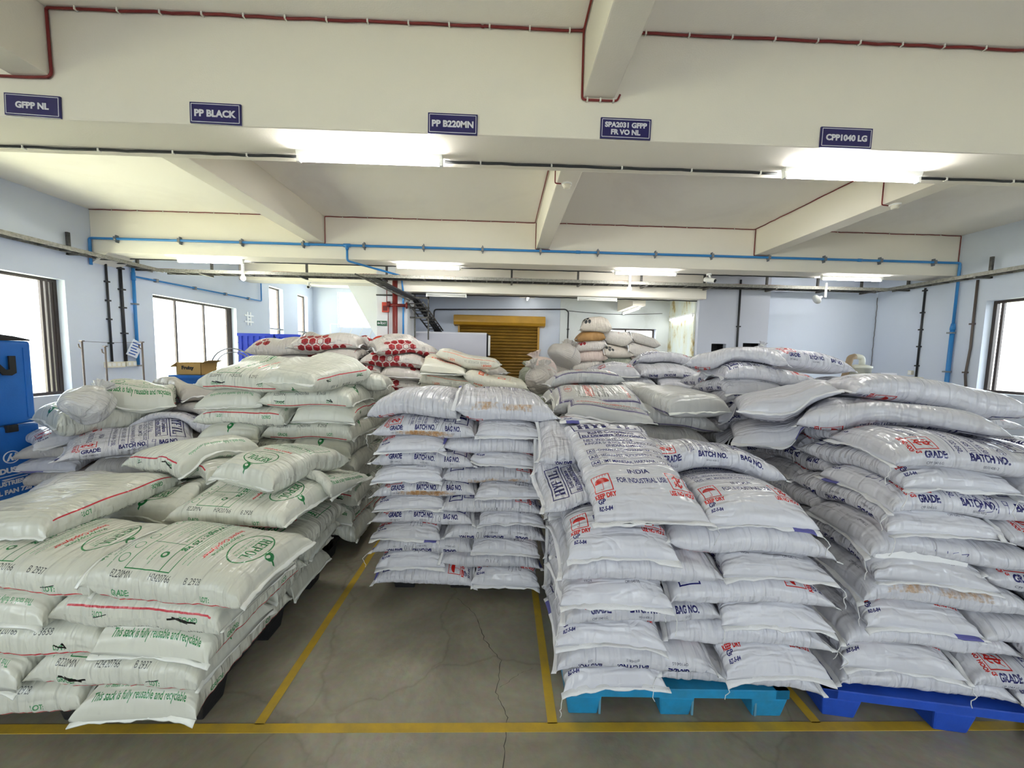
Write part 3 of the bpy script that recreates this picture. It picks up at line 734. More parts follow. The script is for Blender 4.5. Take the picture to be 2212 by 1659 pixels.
# smoke detectors on the joists, cameras, hanging bulb
def detector(x, y, z, label):
    r = empty('smoke_detector', (x, y, z)); tag(r, label, 'smoke detector', 'smoke detectors on the joists')
    m = MB(); m.lathe([(.055, -.02), (.058, 0)], (0, 0, 0), 18); m.build('detector_base', M['lamp_body'], r)
    m = MB(); m.lathe([(.020, -.058), (.038, -.052), (.042, -.026), (.052, -.02)], (0, 0, 0), 18); m.build('detector_head', M['cream_plastic'], r)
detector(-3.75, 4.75, ZS, 'smoke detector on ceiling beside the left joist'); detector(.69, 4.42, 3.665, 'smoke detector under the middle joist'); detector(4.83, 4.68, 3.665, 'smoke detector under the right joist')
def cctv(x, y, z, rz, label):
    r = empty('security_camera', (x, y, z), rz); tag(r, label, 'camera')
    m = MB(); m.lathe([(.05, -.03), (.05, 0)], (0, 0, 0), 14); m.tube([(0, 0, -.02), (0, -.03, -.10)], .018, 8); m.build('mount_arm', M['lamp_body'], r)
    m = MB(); m.tube([(0, .08, -.10), (0, -.13, -.16)], .045, 14); m.build('camera_body', M['lamp_body'], r)
    m = MB(); m.tube([(0, -.13, -.16), (0, -.135, -.162)], .035, 14); m.build('lens', M['dark'], r)
cctv(4.05, 7.45, 3.385, .5, 'white security camera under second beam near the grey block')
cctv(-5.6, 11.0, 3.64, 0.3, 'small white security camera below stairwell beam')
def bulb(x, y, z, label):
    r = empty('led_bulb', (x, y, z)); tag(r, label, 'bulb', 'bare bulbs on the cable tray')
    m = MB(); m.box(-.02, .02, -.02, .02, .09, .36); m.lathe([(.028, .03), (.03, .09)], (0, 0, 0), 12); m.build('bulb_holder', M['lamp_body'], r)
    m = MB(); m.lathe([(.008, -.055), (.036, -.035), (.046, -.005), (.036, .03), (.024, .05)], (0, 0, 0), 16); m.build('bulb_glass', emit('lit_bulb_glass', (1, .98, .95), 40), r)
bulb(-5.35, 7.9, 3.14, 'glowing bare bulb on tray near the left tube light'); bulb(2.62, 7.9, 3.12, 'glowing bare bulb on tray above the old sack heap')
m = MB(); m.box(-.015, .015, -.015, .015, 0, .3); m.lathe([(.02, -.02), (.03, .03), (.10, .10), (.10, .11)], (-.09, 0, .0), 14, Matrix.Rotation(-PI / 2 - .5, 4, 'Y'))
o = m.build('horn_speaker', M['lamp_body']); o.location = (6.83, 7.9, 3.06); tag(o, 'small white horn speaker hung on tray before the recess', 'speaker')

# rolling shutter
r = empty('door_1', (-.12, 10.0, 0)); struct(r, 'ochre rolling shutter door with hood on far wall', 'door')
m = MB()
n = 30
for i in range(n):
    z0 = 2.44 * i / n; z1 = 2.44 * (i + 1) / n; zm = (z0 + z1) / 2
    m.prism([(.06, z0), (.02, z0 + .012), (.0, zm), (.02, z1 - .012), (.06, z1)], 'x', -1.04, 1.02)
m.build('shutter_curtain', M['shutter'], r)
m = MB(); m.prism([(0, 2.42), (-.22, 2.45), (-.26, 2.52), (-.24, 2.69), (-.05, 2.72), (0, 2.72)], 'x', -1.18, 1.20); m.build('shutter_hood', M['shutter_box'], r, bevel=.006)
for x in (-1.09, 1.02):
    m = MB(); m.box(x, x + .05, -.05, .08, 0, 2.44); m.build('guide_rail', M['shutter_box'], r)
# office partition
r = empty('office_partition', (-1.4, 9.35, 0)); tag(r, 'lilac white panel partition in front of the rolling shutter', 'partition')
m = MB(); m.box(-1.0, .98, -.03, .03, .12, 2.20); m.build('panel', M['white_panel'], r)
m = MB(); m.box(.98, 1.02, -.04, .04, .0, 2.20); m.box(-1.04, -1.0, -.04, .04, 0, 2.2); m.build('end_post', M['dark'], r)
m = MB(); m.box(1.02, 1.07, -.05, .05, 1.66, 2.16); m.build('switch_panel', M['lamp_body'], r, bevel=.01)
m = MB(); m.box(-1.0, .98, -.035, .035, 2.18, 2.22); m.build('top_rail', M['white_vinyl'], r)
m = MB(); m.box(-1.0, .98, -.036, .036, .0, .12); m.build('kick_rail', M['dark'], r)
# white tile cross ornament
m = MB(); t = .022
for q in (-.06, .06): m.box(-.015, .0, q - t, q + t, -.19, .19)
for q in (-.09, .09): m.box(-.018, .002, -.19, .19, q - t, q + t)
m.box(-.016, .0, -.05, .05, -.02, .02)
o = m.build('wall_ornament', M['ornament']); o.location = (XL + .02, 11.25, 2.58); tag(o, 'white crossed bars ornament on the left wall between windows', 'ornament')
# handrail of the stair
m = MB()
for a, b in (((-6.7, 14.7, 2.72), (-4.75, 14.7, 2.72)), ((-6.7, 14.7, 2.72), (-6.7, 14.7, 0)), ((-4.75, 14.7, 2.72), (-4.75, 14.7, 0))): m.tube([a, b], .018, 6)
for i in range(5): m.tube([(-6.6 + .4 * i, 14.7, 1.9), (-6.2 + .4 * i, 14.7, 2.72)], .010, 5)
tag(m.build('stair_railing', M['clip']), 'pale thin stair railing under the stairwell window', 'railing')

# left side: posts, papers, boxes
for x, y, h, lab in ((-7.12, 6.5, 1.76, 'leftmost slim steel post standing by the socket boxes'), (-6.95, 6.7, 1.68, 'short slim steel post between two socket boxes'), (-6.60, 7.0, 1.77, 'slim steel post standing before the wide window')):
    m = MB(); m.tube([(0, 0, 0), (0, 0, h)], .014, 8); m.box(-.025, .025, -.02, .02, h, h + .02); m.tube([(0, 0, h - .12), (-.05, 0, h - .10), (-.06, 0, h - .04)], .010, 6)
    o = m.build('steel_post', M['wood_pole']); o.location = (x, y, 0); tag(o, lab, 'post')
m = MB(); m.tube([(-7.12, 6.5, 1.765), (-6.9, 6.75, 1.755), (-6.60, 7.0, 1.775)], .003, 4); tag(m.build('string_line', M['dark']), 'thin dark string tied between the slim steel posts', 'string')
r = empty('hanging_paper', (XL + .12, 7.66, 1.66)); r.rotation_euler = (0.1, .35, PI / 2); tag(r, 'crumpled blue printed paper bag hanging on the blue pipe', 'paper')
m = MB(); m.prism([(-.10, -.16), (.12, -.17), (.13, .14), (-.08, .17)], 'y', -.005, .005); m.build('paper_sheet', M['paper'], r)
m = MB()
for i in range(5): m.box(-.07 + .01 * (i % 2), .09 - .02 * (i % 3), -.007, -.005, .09 - .055 * i, .115 - .055 * i)
m.build('printed_lines', M['ink_blue'], r)

m = MB(); rc = random.Random(3); zz = np.linspace(.6, 3.2, 40)
m.tube([(8.685 + rc.uniform(-.012, .004), 8.60, z) for z in zz], .007, 5)
struct(m.build('wall_crack', mat('crack_line', (.16, .15, .15), .9)), 'jagged crack down the corner of the recess', 'crack')
# ================================================================== PRINTS ON THE SACKS
# every print is drawn here, outline by outline, into an image in memory (nothing is loaded).
# a sheet is the sack cut open: x 0..W the front, W..2W the back; y 0..L from bottom hem to top hem.
class Sheet:
    def __init__(s, W, L, base, D=1300, ss=2):
        s.W, s.L, s.D, s.ss = W, L, D * ss, ss
        s.h, s.w = int(L * D) * ss, int(2 * W * D) * ss
        s.a = np.empty((s.h, s.w, 3), np.float32); s.a[:] = base
    def tris(s, P, T, col, op=1.0):
        """P in metres on the sheet"""
        col = np.array(col, np.float32); P = P * s.D
        for t in T:
            p = P[np.asarray(t)]
            x0, y0 = np.floor(p.min(0)).astype(int); x1, y1 = np.ceil(p.max(0)).astype(int)
            x0 = max(x0, 0); y0 = max(y0, 0); x1 = min(x1, s.w - 1); y1 = min(y1, s.h - 1)
            if x1 < x0 or y1 < y0: continue
            xs = np.arange(x0, x1 + 1) + .5; ys = (np.arange(y0, y1 + 1) + .5)[:, None]
            (ax, ay), (bx, by), (cx, cy) = p
            d = (bx - ax) * (cy - ay) - (by - ay) * (cx - ax)
            if abs(d) < 1e-9: continue
            g = 1 if d > 0 else -1
            m = (g * ((bx - ax) * (ys - ay) - (by - ay) * (xs - ax)) >= 0) & (g * ((cx - bx) * (ys - by) - (cy - by) * (xs - bx)) >= 0) & (g * ((ax - cx) * (ys - cy) - (ay - cy) * (xs - cx)) >= 0)
            R = s.a[y0:y1 + 1, x0:x1 + 1]
            R[m] = R[m] * (1 - op) + col * op
    def poly(s, pts, col, op=1.0):
        P = np.array(pts, float); n = len(P)
        s.tris(P, [(0, i, i + 1) for i in range(1, n - 1)], col, op)
    def rect(s, x0, y0, x1, y1, col, op=1.0): s.poly([(x0, y0), (x1, y0), (x1, y1), (x0, y1)], col, op)
    def line(s, x0, y0, x1, y1, t, col, op=1.0):
        d = np.array([x1 - x0, y1 - y0]); L = np.hypot(*d)
        if L < 1e-9: return
        n = np.array([-d[1], d[0]]) / L * t / 2
        a, b = np.array([x0, y0]), np.array([x1, y1]); s.poly([a + n, b + n, b - n, a - n], col, op)
    def stroke(s, pts, t, col, op=1.0):
        for a, b in zip(pts[:-1], pts[1:]): s.line(*a, *b, t, col, op)
    def frame(s, x0, y0, x1, y1, t, col):
        s.rect(x0, y0, x1, y0 + t, col); s.rect(x0, y1 - t, x1, y1, col); s.rect(x0, y0, x0 + t, y1, col); s.rect(x1 - t, y0, x1, y1, col)
    def ring(s, cx, cy, rx, ry, t, col, a0=0, a1=360, n=48):
        A = np.radians(np.linspace(a0, a1, n + 1))
        for p, q in zip(A[:-1], A[1:]):
            s.poly([(cx + rx * math.cos(p), cy + ry * math.sin(p)), (cx + rx * math.cos(q), cy + ry * math.sin(q)),
                    (cx + (rx - t) * math.cos(q), cy + (ry - t) * math.sin(q)), (cx + (rx - t) * math.cos(p), cy + (ry - t) * math.sin(p))], col)
    def disc(s, cx, cy, rx, ry, col, n=28):
        s.poly([(cx + rx * math.cos(2 * PI * i / n), cy + ry * math.sin(2 * PI * i / n)) for i in range(n)], col)
    def text(s, t, x, y, h, col, rot=0, bold=0.0, sx=1.0, align='CENTER', maxw=None, op=1.0, shear=0.0):
        """y is the baseline's middle line: text is centred on (x, y) for CENTER, starts at x for LEFT"""
        v, T = text_geo(t, bold, shear, 'LEFT')
        if not len(T): return
        wd = v[:, 0].max() - v[:, 0].min(); k = h * sx
        if maxw and wd * k > maxw: k = maxw / wd
        P = np.stack([(v[:, 0] - v[:, 0].min()) * k - (wd * k / 2 if align == 'CENTER' else 0), v[:, 1] * h - h / 2], 1)
        c, n = math.cos(math.radians(rot)), math.sin(math.radians(rot))
        P = np.stack([P[:, 0] * c - P[:, 1] * n + x, P[:, 0] * n + P[:, 1] * c + y], 1)
        s.tris(P, T, col, op)
    def serif(s, t, x, y, h, w, col, rot=0):
        """heavy slab lettering from bars, centred on (x, y), w wide"""
        G = {'R': [(0, 0, .28, 1), (-.06, 0, .36, .09), (-.06, .91, .5, 1), (.28, .46, .62, .56), (.56, .52, .84, .94), (.3, .9, .7, 1)], 'E': [(0, 0, .28, 1), (-.06, 0, .85, .1), (-.06, .9, .82, 1), (.28, .45, .6, .56), (.75, 0, .85, .3), (.72, .7, .82, 1), (.56, .36, .64, .66)],
             'P': [(0, 0, .28, 1), (-.06, 0, .38, .09), (-.06, .91, .5, 1), (.28, .42, .66, .52), (.56, .46, .84, .95), (.3, .9, .7, 1)], 'L': [(0, 0, .28, 1), (-.06, .91, .36, 1), (-.06, 0, .85, .1), (.75, 0, .85, .34)],
             'H': [(0, 0, .26, 1), (.6, 0, .86, 1), (.2, .45, .7, .56), (-.06, 0, .34, .09), (-.06, .91, .34, 1), (.53, 0, .92, .09), (.53, .91, .92, 1)], 'F': [(0, 0, .28, 1), (-.06, .9, .82, 1), (-.06, 0, .38, .09), (.28, .45, .6, .56), (.72, .66, .82, 1)],
             'I': [(.3, 0, .58, 1), (.2, 0, .68, .09), (.2, .91, .68, 1)], 'Y': [(.3, 0, .58, .5), (.2, 0, .68, .09), (-.04, .91, .34, 1), (.56, .91, .94, 1)], 'O': []}
        n = len(t); cw = w / n; c, sn = math.cos(math.radians(rot)), math.sin(math.radians(rot))
        def W_(px, py): return (x + px * c - py * sn, y + px * sn + py * c)
        for i, ch in enumerate(t):
            ox = -w / 2 + i * cw + cw * .06; k = cw * .98
            def Q(pts): s.poly([W_(ox + p * k, (q - .5) * h) for p, q in pts], col)
            for a, b, c2, d in G[ch]: Q([(a, b), (c2, b), (c2, d), (a, d)])
            if ch == 'R': Q([(.3, .5), (.55, .5), (.92, 0), (.6, 0)])
            if ch == 'Y': Q([(.02, .95), (.3, .95), (.56, .45), (.32, .42)]); Q([(.66, .95), (.86, .95), (.56, .42), (.42, .5)])
            if ch == 'O':
                A = np.linspace(0, 2 * PI, 25)
                for p, q in zip(A[:-1], A[1:]):
                    Q([(.43 + .44 * math.cos(p), .5 + .52 * math.sin(p)), (.43 + .44 * math.cos(q), .5 + .52 * math.sin(q)), (.43 + .2 * math.cos(q), .5 + .42 * math.sin(q)), (.43 + .2 * math.cos(p), .5 + .42 * math.sin(p))])
    def fine(s, x0, y, x1, h, col, seed=0, rot=0):
        """a line of print too small to read: word-long dashes"""
        r = random.Random(seed); x = x0
        while x < x1 - h:
            wd = min(r.uniform(1.2, 5) * h, x1 - x)
            if rot == 0: s.rect(x, y - h * .3, x + wd, y + h * .3, col, .75)
            else: s.rect(y - h * .3, x, y + h * .3, x + wd, col, .75)
            x += wd + h * .5
    def dots(s, t, x, y, h, col, rot=0, sx=.8):
        """ink-jet coding, slightly faint"""
        s.text(t, x, y, h, col, rot, -.004, sx, 'LEFT', op=.85)
    def hand(s, t, x, y, h, col, rot=0):
        """thin hand-written figures"""
        S = {'7': [[(0, 1), (.55, 1), (.2, 0)], [(.1, .5), (.5, .55)]], '/': [[(.45, 1.1), (0, -.15)]], '1': [[(.2, 1), (.15, 0)]], '0': [[(.3, 1), (.05, .6), (.1, .1), (.4, 0), (.55, .5), (.3, 1)]],
             '2': [[(0, .8), (.25, 1), (.5, .75), (.05, 0), (.6, .05)]], '5': [[(.55, 1), (.1, 1), (.05, .55), (.45, .5), (.45, .1), (0, 0)]], '9': [[(.5, .9), (.15, 1), (.05, .65), (.45, .6), (.5, .9), (.35, 0)]], '3': [[(0, 1), (.5, .9), (.2, .55), (.5, .3), (0, 0)]], ' ': []}
        c, n = math.cos(math.radians(rot)), math.sin(math.radians(rot)); ox = 0
        for ch in t:
            for st in S.get(ch, []):
                pts = [((ox + p[0]) * h * .9, (p[1] + .15 * p[0]) * h) for p in st]
                s.stroke([(x + p * c - q * n, y + p * n + q * c) for p, q in pts], h * .055, col, .7)
            ox += .62 if ch in '1/' else .82
    def grain(s, x0, y0, x1, y1, col, seed=0, op=.8):
        """patch where tan granules show through, ragged edges"""
        r = np.random.default_rng(seed); k = s.D / 100
        ix0, ix1, iy0, iy1 = [int(v * s.D) for v in (x0, x1, y0, y1)]
        ix0 = max(ix0, 0); iy0 = max(iy0, 0); ix1 = min(ix1, s.w); iy1 = min(iy1, s.h)
        hh, ww = iy1 - iy0, ix1 - ix0
        def nz(step):
            g = r.random((hh // step + 3, ww // step + 3)); yy = np.arange(hh) / step; xx = np.arange(ww) / step
            yi, xi = yy.astype(int), xx.astype(int); fy, fx = (yy - yi)[:, None], (xx - xi)[None]
            return (g[yi][:, xi] * (1 - fx) + g[yi][:, xi + 1] * fx) * (1 - fy) + (g[yi + 1][:, xi] * (1 - fx) + g[yi + 1][:, xi + 1] * fx) * fy
        Y = np.linspace(-1, 1, hh)[:, None]; X = np.linspace(-1, 1, ww)[None]
        edge = np.clip(1.25 - np.maximum(np.abs(X) ** 3, np.abs(Y) ** 2) * 1.3, 0, 1)
        m = np.clip((edge * .75 + nz(int(8 * k)) * .8 + nz(max(2, int(1.2 * k))) * .5 + nz(max(2, int(.4 * k))) * .3 - 1.25) * 1.8, 0, 1)[..., None] * op
        sp = (nz(max(2, int(.35 * k)))[..., None] * .5 + .75)
        R = s.a[iy0:iy1, ix0:ix1]; R[:] = R * (1 - m) + np.array(col, np.float32) * sp * m
    def image(s, name):
        k = s.ss
        a = s.a.reshape(s.h // k, k, s.w // k, k, 3).mean((1, 3)); h, w_ = a.shape[:2]
        im = bpy.data.images.new(name, w_, h, alpha=False, float_buffer=False)
        px = np.ones((h, w_, 4), np.float32); px[..., :3] = np.clip(a, 0, 1)
        im.pixels.foreach_set(px.ravel()); im.update(); im.pack()
        return im

def sack_mat(name, image, rough=0.36, crease=0.5, milky=0.0):
    m, nt, b = new_mat(name); L = nt.links; N = nt.nodes
    uv = N.new('ShaderNodeTexCoord')
    t = N.new('ShaderNodeTexImage'); t.image = image; t.interpolation = 'Linear'; t.extension = 'REPEAT'
    L.new(uv.outputs['UV'], t.inputs['Vector'])
    oi = N.new('ShaderNodeObjectInfo')
    hs = N.new('ShaderNodeHueSaturation')
    mr = N.new('ShaderNodeMapRange'); mr.inputs['To Min'].default_value = 0.92; mr.inputs['To Max'].default_value = 1.04
    L.new(oi.outputs['Random'], mr.inputs['Value']); L.new(mr.outputs['Result'], hs.inputs['Value']); L.new(t.outputs['Color'], hs.inputs['Color'])
    L.new(hs.outputs['Color'], b.inputs['Base Color'])
    b.inputs['Roughness'].default_value = rough; b.inputs['Specular IOR Level'].default_value = 0.5
    # film creases: streaks across the sack, finer crinkle on top; different on every sack
    add = N.new('ShaderNodeVectorMath'); add.operation = 'ADD'
    cb = N.new('ShaderNodeCombineXYZ'); mu = N.new('ShaderNodeMath'); mu.operation = 'MULTIPLY'; mu.inputs[1].default_value = 37.0
    L.new(oi.outputs['Random'], mu.inputs[0]); L.new(mu.outputs[0], cb.inputs['X']); L.new(mu.outputs[0], cb.inputs['Y'])
    L.new(uv.outputs['UV'], add.inputs[0]); L.new(cb.outputs[0], add.inputs[1])
    def streak(scale, rot, detail, dist, ridge=False):
        mp = N.new('ShaderNodeMapping'); mp.inputs['Scale'].default_value = scale; mp.inputs['Rotation'].default_value = (0, 0, rot)
        n = N.new('ShaderNodeTexNoise'); n.inputs['Scale'].default_value = 1.0; n.inputs['Detail'].default_value = detail; n.inputs['Roughness'].default_value = .5; n.inputs['Distortion'].default_value = dist
        L.new(add.outputs[0], mp.inputs['Vector']); L.new(mp.outputs[0], n.inputs['Vector'])
        if not ridge: return n
        a = N.new('ShaderNodeMath'); a.operation = 'SUBTRACT'; a.inputs[1].default_value = .5; L.new(n.outputs['Fac'], a.inputs[0])
        d = N.new('ShaderNodeMath'); d.operation = 'ABSOLUTE'; L.new(a.outputs[0], d.inputs[0])
        return d
    s1 = streak((4.5, 26, 1), .30, 1, .5); s2 = streak((21, 4, 1), -.25, 1, .5); s3 = streak((9, 12, 1), .6, 1.5, .8, True)
    a1 = N.new('ShaderNodeMath'); a1.operation = 'MULTIPLY_ADD'; a1.inputs[1].default_value = .7; L.new(s2.outputs[0], a1.inputs[0]); L.new(s1.outputs[0], a1.inputs[2])
    a2 = N.new('ShaderNodeMath'); a2.operation = 'MULTIPLY_ADD'; a2.inputs[1].default_value = .8; L.new(s3.outputs[0], a2.inputs[0]); L.new(a1.outputs[0], a2.inputs[2])
    bp = N.new('ShaderNodeBump'); bp.inputs['Strength'].default_value = crease; bp.inputs['Distance'].default_value = 0.02
    L.new(a2.outputs[0], bp.inputs['Height']); L.new(bp.outputs['Normal'], b.inputs['Normal'])
    if milky: b.inputs['Coat Weight'].default_value = milky; b.inputs['Coat Roughness'].default_value = .2
    return m

SW, SL = 0.50, 0.72
def sheet_indigo(variant):
    """white woven sack with indigo print: bordered name box, addresses, two red handling marks"""
    s = Sheet(SW, SL, (.80, .80, .83)); K = (.10, .10, .36); R = (.74, .12, .10); ink = (.14, .14, .2)
    X = lambda v: .25 + (v - .25) * 1.13
    s.frame(X(.075), .578, X(.415), .672, .006, K); s.serif('HYFIL', X(.245), .625, .060, .325, K); s.serif('HYFIL', X(.245) + .004, .625, .060, .325, K)
    s.frame(X(.09), .498, X(.40), .568, .005, K)
    s.text('RoHS Compliance', X(.245), .549, .024, K, bold=.045, maxw=.29); s.text('EU Directive 2002/95/EC', X(.245), .517, .023, K, bold=.04, maxw=.325)
    s.text('NET WEIGHT: 25 Kg', X(.10), .474, .021, K, align='LEFT', bold=.012, maxw=.25); s.rect(X(.10), .459, X(.42), .4615, K)
    s.text('KINGFA SCIENCE & TECHNOLOGY', X(.10), .443, .021, K, align='LEFT', bold=.014, maxw=.37); s.text('(INDIA) LIMITED', X(.275), .416, .021, K, bold=.014, maxw=.20)
    for i, (a, t) in enumerate((('A1', 'CHAKAN PUNE, MAHARASHTRA - 410 501'), ('A3', 'SEDARAPET, PUDUCHERRY - 605 111'), ('A4', 'IMT MANESAR, HARYANA - 122 050'))):
        y = .376 - .048 * i
        s.frame(X(.093), y - .016, X(.126), y + .016, .0025, K); s.text(a, X(.1095), y, .017, K, bold=.02); s.text('- ' + t, X(.131), y + .001, .020, K, align='LEFT', bold=.015, maxw=.34); s.rect(X(.10), y - .0235, X(.44), y - .021, K)
    s.text('INDIA', X(.26), .213, .026, K, bold=.02); s.text('FOR INDUSTRIAL USE', X(.255), .158, .027, K, bold=.015, maxw=.215)
    ux, uy, hx = X(.102), .155, X(.392)
    s.frame(ux - .039, uy - .044, ux + .039, uy + .046, .004, R)
    s.poly([(ux - .031, uy)] + [(ux + .031 * math.cos(a), uy + .027 * math.sin(a)) for a in np.linspace(PI, 0, 14)], R); s.rect(ux - .001, uy - .030, ux + .001, uy + .002, R); s.ring(ux - .005, uy - .029, .006, .006, .002, R, 180, 360, 8)
    for i in range(5): s.line(ux - .024 + .012 * i, uy + .042, ux - .026 + .012 * i, uy + .032, .002, R)
    s.text('KEEP DRY', ux, uy - .058, .018, R, bold=.045, maxw=.092)
    s.frame(hx - .039, uy - .044, hx + .039, uy + .046, .004, R)
    s.ring(hx, uy + .013, .018, .016, .007, R, -60, 200, 14); s.ring(hx, uy - .012, .018, .016, .007, R, 120, 380, 14); s.line(hx - .021, uy - .029, hx + .025, uy + .03, .004, R); s.rect(hx - .003, uy - .034, hx + .004, uy + .037, R)
    s.text('USE NO HOOKS', hx, uy - .058, .018, R, bold=.045, maxw=.115)
    s.text('GP', X(.085), .077, .018, K, bold=.03); s.text('BZ-5-84', X(.097), .053, .012, K, bold=.03)
    # the print sits a little nearer the bottom hem
    c0, c1 = int(.02 * s.D), int(.455 * s.D); rows = np.arange(s.h) / s.D
    s.a[:, c0:c1] = s.a[np.clip(((rows + .024) / 1.04 * s.D).astype(int), 0, s.h - 1), c0:c1]
    for t, y in (('GRADE:', .16), ('BATCH NO.', .37), ('BAG NO.', .57)): s.text(t, .474, y, .030, K, 90, .045, .66)
    s.dots('CPP 1040 LG', .512, .12, .012, ink, 90); s.dots('0010140812', .510, .34, .011, ink, 90); s.dots('1213', .506, .56, .011, ink, 90)
    s.dots('CPP1040 LG', SW + .30, .05, .011, ink); s.dots('VIRGIN', SW + .12, .06, .010, ink)
    s.fine(SW + .07, .36, SW + .19, .006, (.55, .55, .6), 3)
    if variant == 1:
        s.hand('7/10', .515, .40, .042, ink, 90); s.hand('7/10', .26, .045, .042, ink); s.hand('7/10', SW * 2 - .02, .42, .042, ink, -90); s.hand('7/10', SW + .28, .045, .042, ink)
    if variant == 2:
        s.hand('2519', .505, .36, .055, (.08, .08, .35), 90); s.hand('2519', .25, .04, .05, (.08, .08, .35)); s.hand('2519', SW * 2 - .012, .4, .055, (.08, .08, .35), -90)
    if variant == 3:
        s.grain(.49, .06, .555, .60, (.66, .45, .24), 5); s.grain(SW * 2 - .06, .05, SW * 2 - .004, .62, (.66, .45, .24), 6, .6); s.grain(.06, 0.005, .44, .04, (.66, .45, .24), 7, .6)
        s.hand('7/10', .485, .44, .05, ink, 90)
        s.grain(SW + .0, .1, SW + .03, .66, (.66, .48, .3), 8, .5)
    return s
def sheet_green(variant):
    """greenish white plastic sack: oval brand mark, weight box, red line along one side"""
    s = Sheet(SW, SL, (.815, .82, .775)); G = (.12, .45, .23); G2 = (.32, .57, .39); R = (.80, .10, .10); ink = (.16, .17, .18); RD = (.76, .20, .24)
    cx, cy = .25, .575
    s.ring(cx, cy, .105, .088, .006, G); s.serif('REPOL', cx, cy + .022, .056, .155, G); s.text('POLYPROPYLENE', cx, cy - .022, .013, G2, maxw=.14); s.fine(cx - .06, cy - .043, cx + .06, .007, G2, 1)
    s.disc(cx + .012, cy + .108, .021, .021, G); s.disc(cx + .016, cy + .106, .010, .009, (.815, .82, .775)); s.poly([(cx - .02, cy + .094), (cx + .03, cy + .086), (cx + .01, cy + .10)], G); s.ring(cx + .03, cy + .13, .02, .02, .008, G, 150, 260, 10)
    s.text('Polypropylene', .26, .462, .020, G, bold=.012, maxw=.16); s.text('Impact Copolymer', .255, .435, .022, R, bold=.02, maxw=.21)
    for i in range(4): s.fine(.10, .402 - .012 * i, .40 - .06 * (i % 2), .005, G2, 20 + i)
    s.frame(.07, .14, .435, .352, .0035, G); s.rect(.07, .302, .435, .306, G); s.text('Net Weight : 25 kg', .215, .328, .027, G, bold=.035, maxw=.26); s.text('Reliance Industries Limited', .10, .278, .013, G, align='LEFT', bold=.01, maxw=.2)
    for i in range(6): s.fine(.10, .255 - .017 * i, .27 - .02 * (i % 3), .007, G2, 40 + i)
    s.rect(.31, .14, .3125, .302, G); s.disc(.372, .262, .014, .017, G); s.disc(.372, .260, .007, .009, (.815, .82, .775)); s.fine(.33, .225, .415, .006, G2, 4); s.fine(.33, .205, .40, .006, G2, 5)
    s.ring(.135, .082, .036, .030, .0035, G2); s.line(.105, .07, .165, .094, .003, G2); s.text('PP', .135, .082, .02, G2, bold=.02)
    for i in range(3): s.ring(.28 + .06 * i, .10, .018, .02, .003, G2)
    s.fine(.24, .066, .44, .006, G2, 9)
    s.text('For details of BIS certification please visit www.bis.gov.in', .25, .052, .0095, G, maxw=.34); s.text('This sack is fully reusable and recyclable', .25, .026, .021, G, bold=.012, maxw=.34)
    for off, yb in ((.452, .10),):
        s.dots('B220MN', off, yb, .023, ink, 90); s.dots('H2420766', off, yb + .17, .023, ink, 90); s.dots(('B 2928', 'B 2937', 'B 3658')[variant % 3], off, yb + .34, .023, ink, 90)
    s.text('GRADE:', .510, .15, .020, G2, 90, .03, .8); s.text('LOT:', .510, .54, .020, G2, 90, .03, .8)
    s.rect(.532, .05, .539, .67, RD)
    if variant == 1: s.stroke([(.498, .12), (.512, .19), (.505, .24)], .007, (.06, .06, .06)); s.line(.497, .15, .515, .22, .005, (.06, .06, .06)); s.stroke([(.51, .50), (.497, .56)], .003, ink)
    if variant == 2: s.stroke([(.5, .52), (.515, .57), (.495, .55)], .006, (.06, .06, .06)); s.stroke([(.50, .1), (.51, .17), (.50, .19)], .004, ink)
    s.fine(SW + .2, .38, SW + .29, .005, (.5, .52, .5), 2)
    s.text('This sack is fully reusable and recyclable', SW + .25, .03, .018, G2, 180, .01, maxw=.3)
    return s
def sheet_hex(col, base, words):
    """sack with a honeycomb band in one colour"""
    s = Sheet(SW, SL, base, 900); K = (.33, .33, .36)
    def cells(ox, oy, nx, ny, r):
        for i in range(nx):
            for j in range(ny):
                x = ox + i * r * 1.5; y = oy + (j + .5 * (i % 2)) * r * 1.732
                if (i * 7 + j * 5) % 9 == 8: s.ring(x, y, r * .9, r * .9, r * .18, col, 0, 360, 6)
                else: s.poly([(x + r * .84 * math.cos(PI * k / 3), y + r * .84 * math.sin(PI * k / 3)) for k in range(6)], col)
    cells(.40, .12, 3, 4, .046); cells(SW + .05, .40, 2, 3, .046); cells(.08, .52, 2, 2, .046)
    s.text(words, .30, .36, .022, K, 90, .02, maxw=.48); s.text('2213', .22, .30, .036, (.4, .4, .42), 90, -.01); s.fine(.1, .15, .3, .007, K, 3); s.fine(.1, .13, .26, .007, K, 4)
    s.line(.515, .05, .515, .66, .004, col); s.dots('25 KG', .47, .5, .014, K, 90); s.fine(.1, .49, .45, .008, K, 6, 1)
    s.fine(.08, SW + .32, .5, .008, K, 8, 1); s.fine(.12, SW + .36, .44, .006, K, 9, 1); s.line(SW + .42, .06, SW + .42, .66, .004, col)
    return s
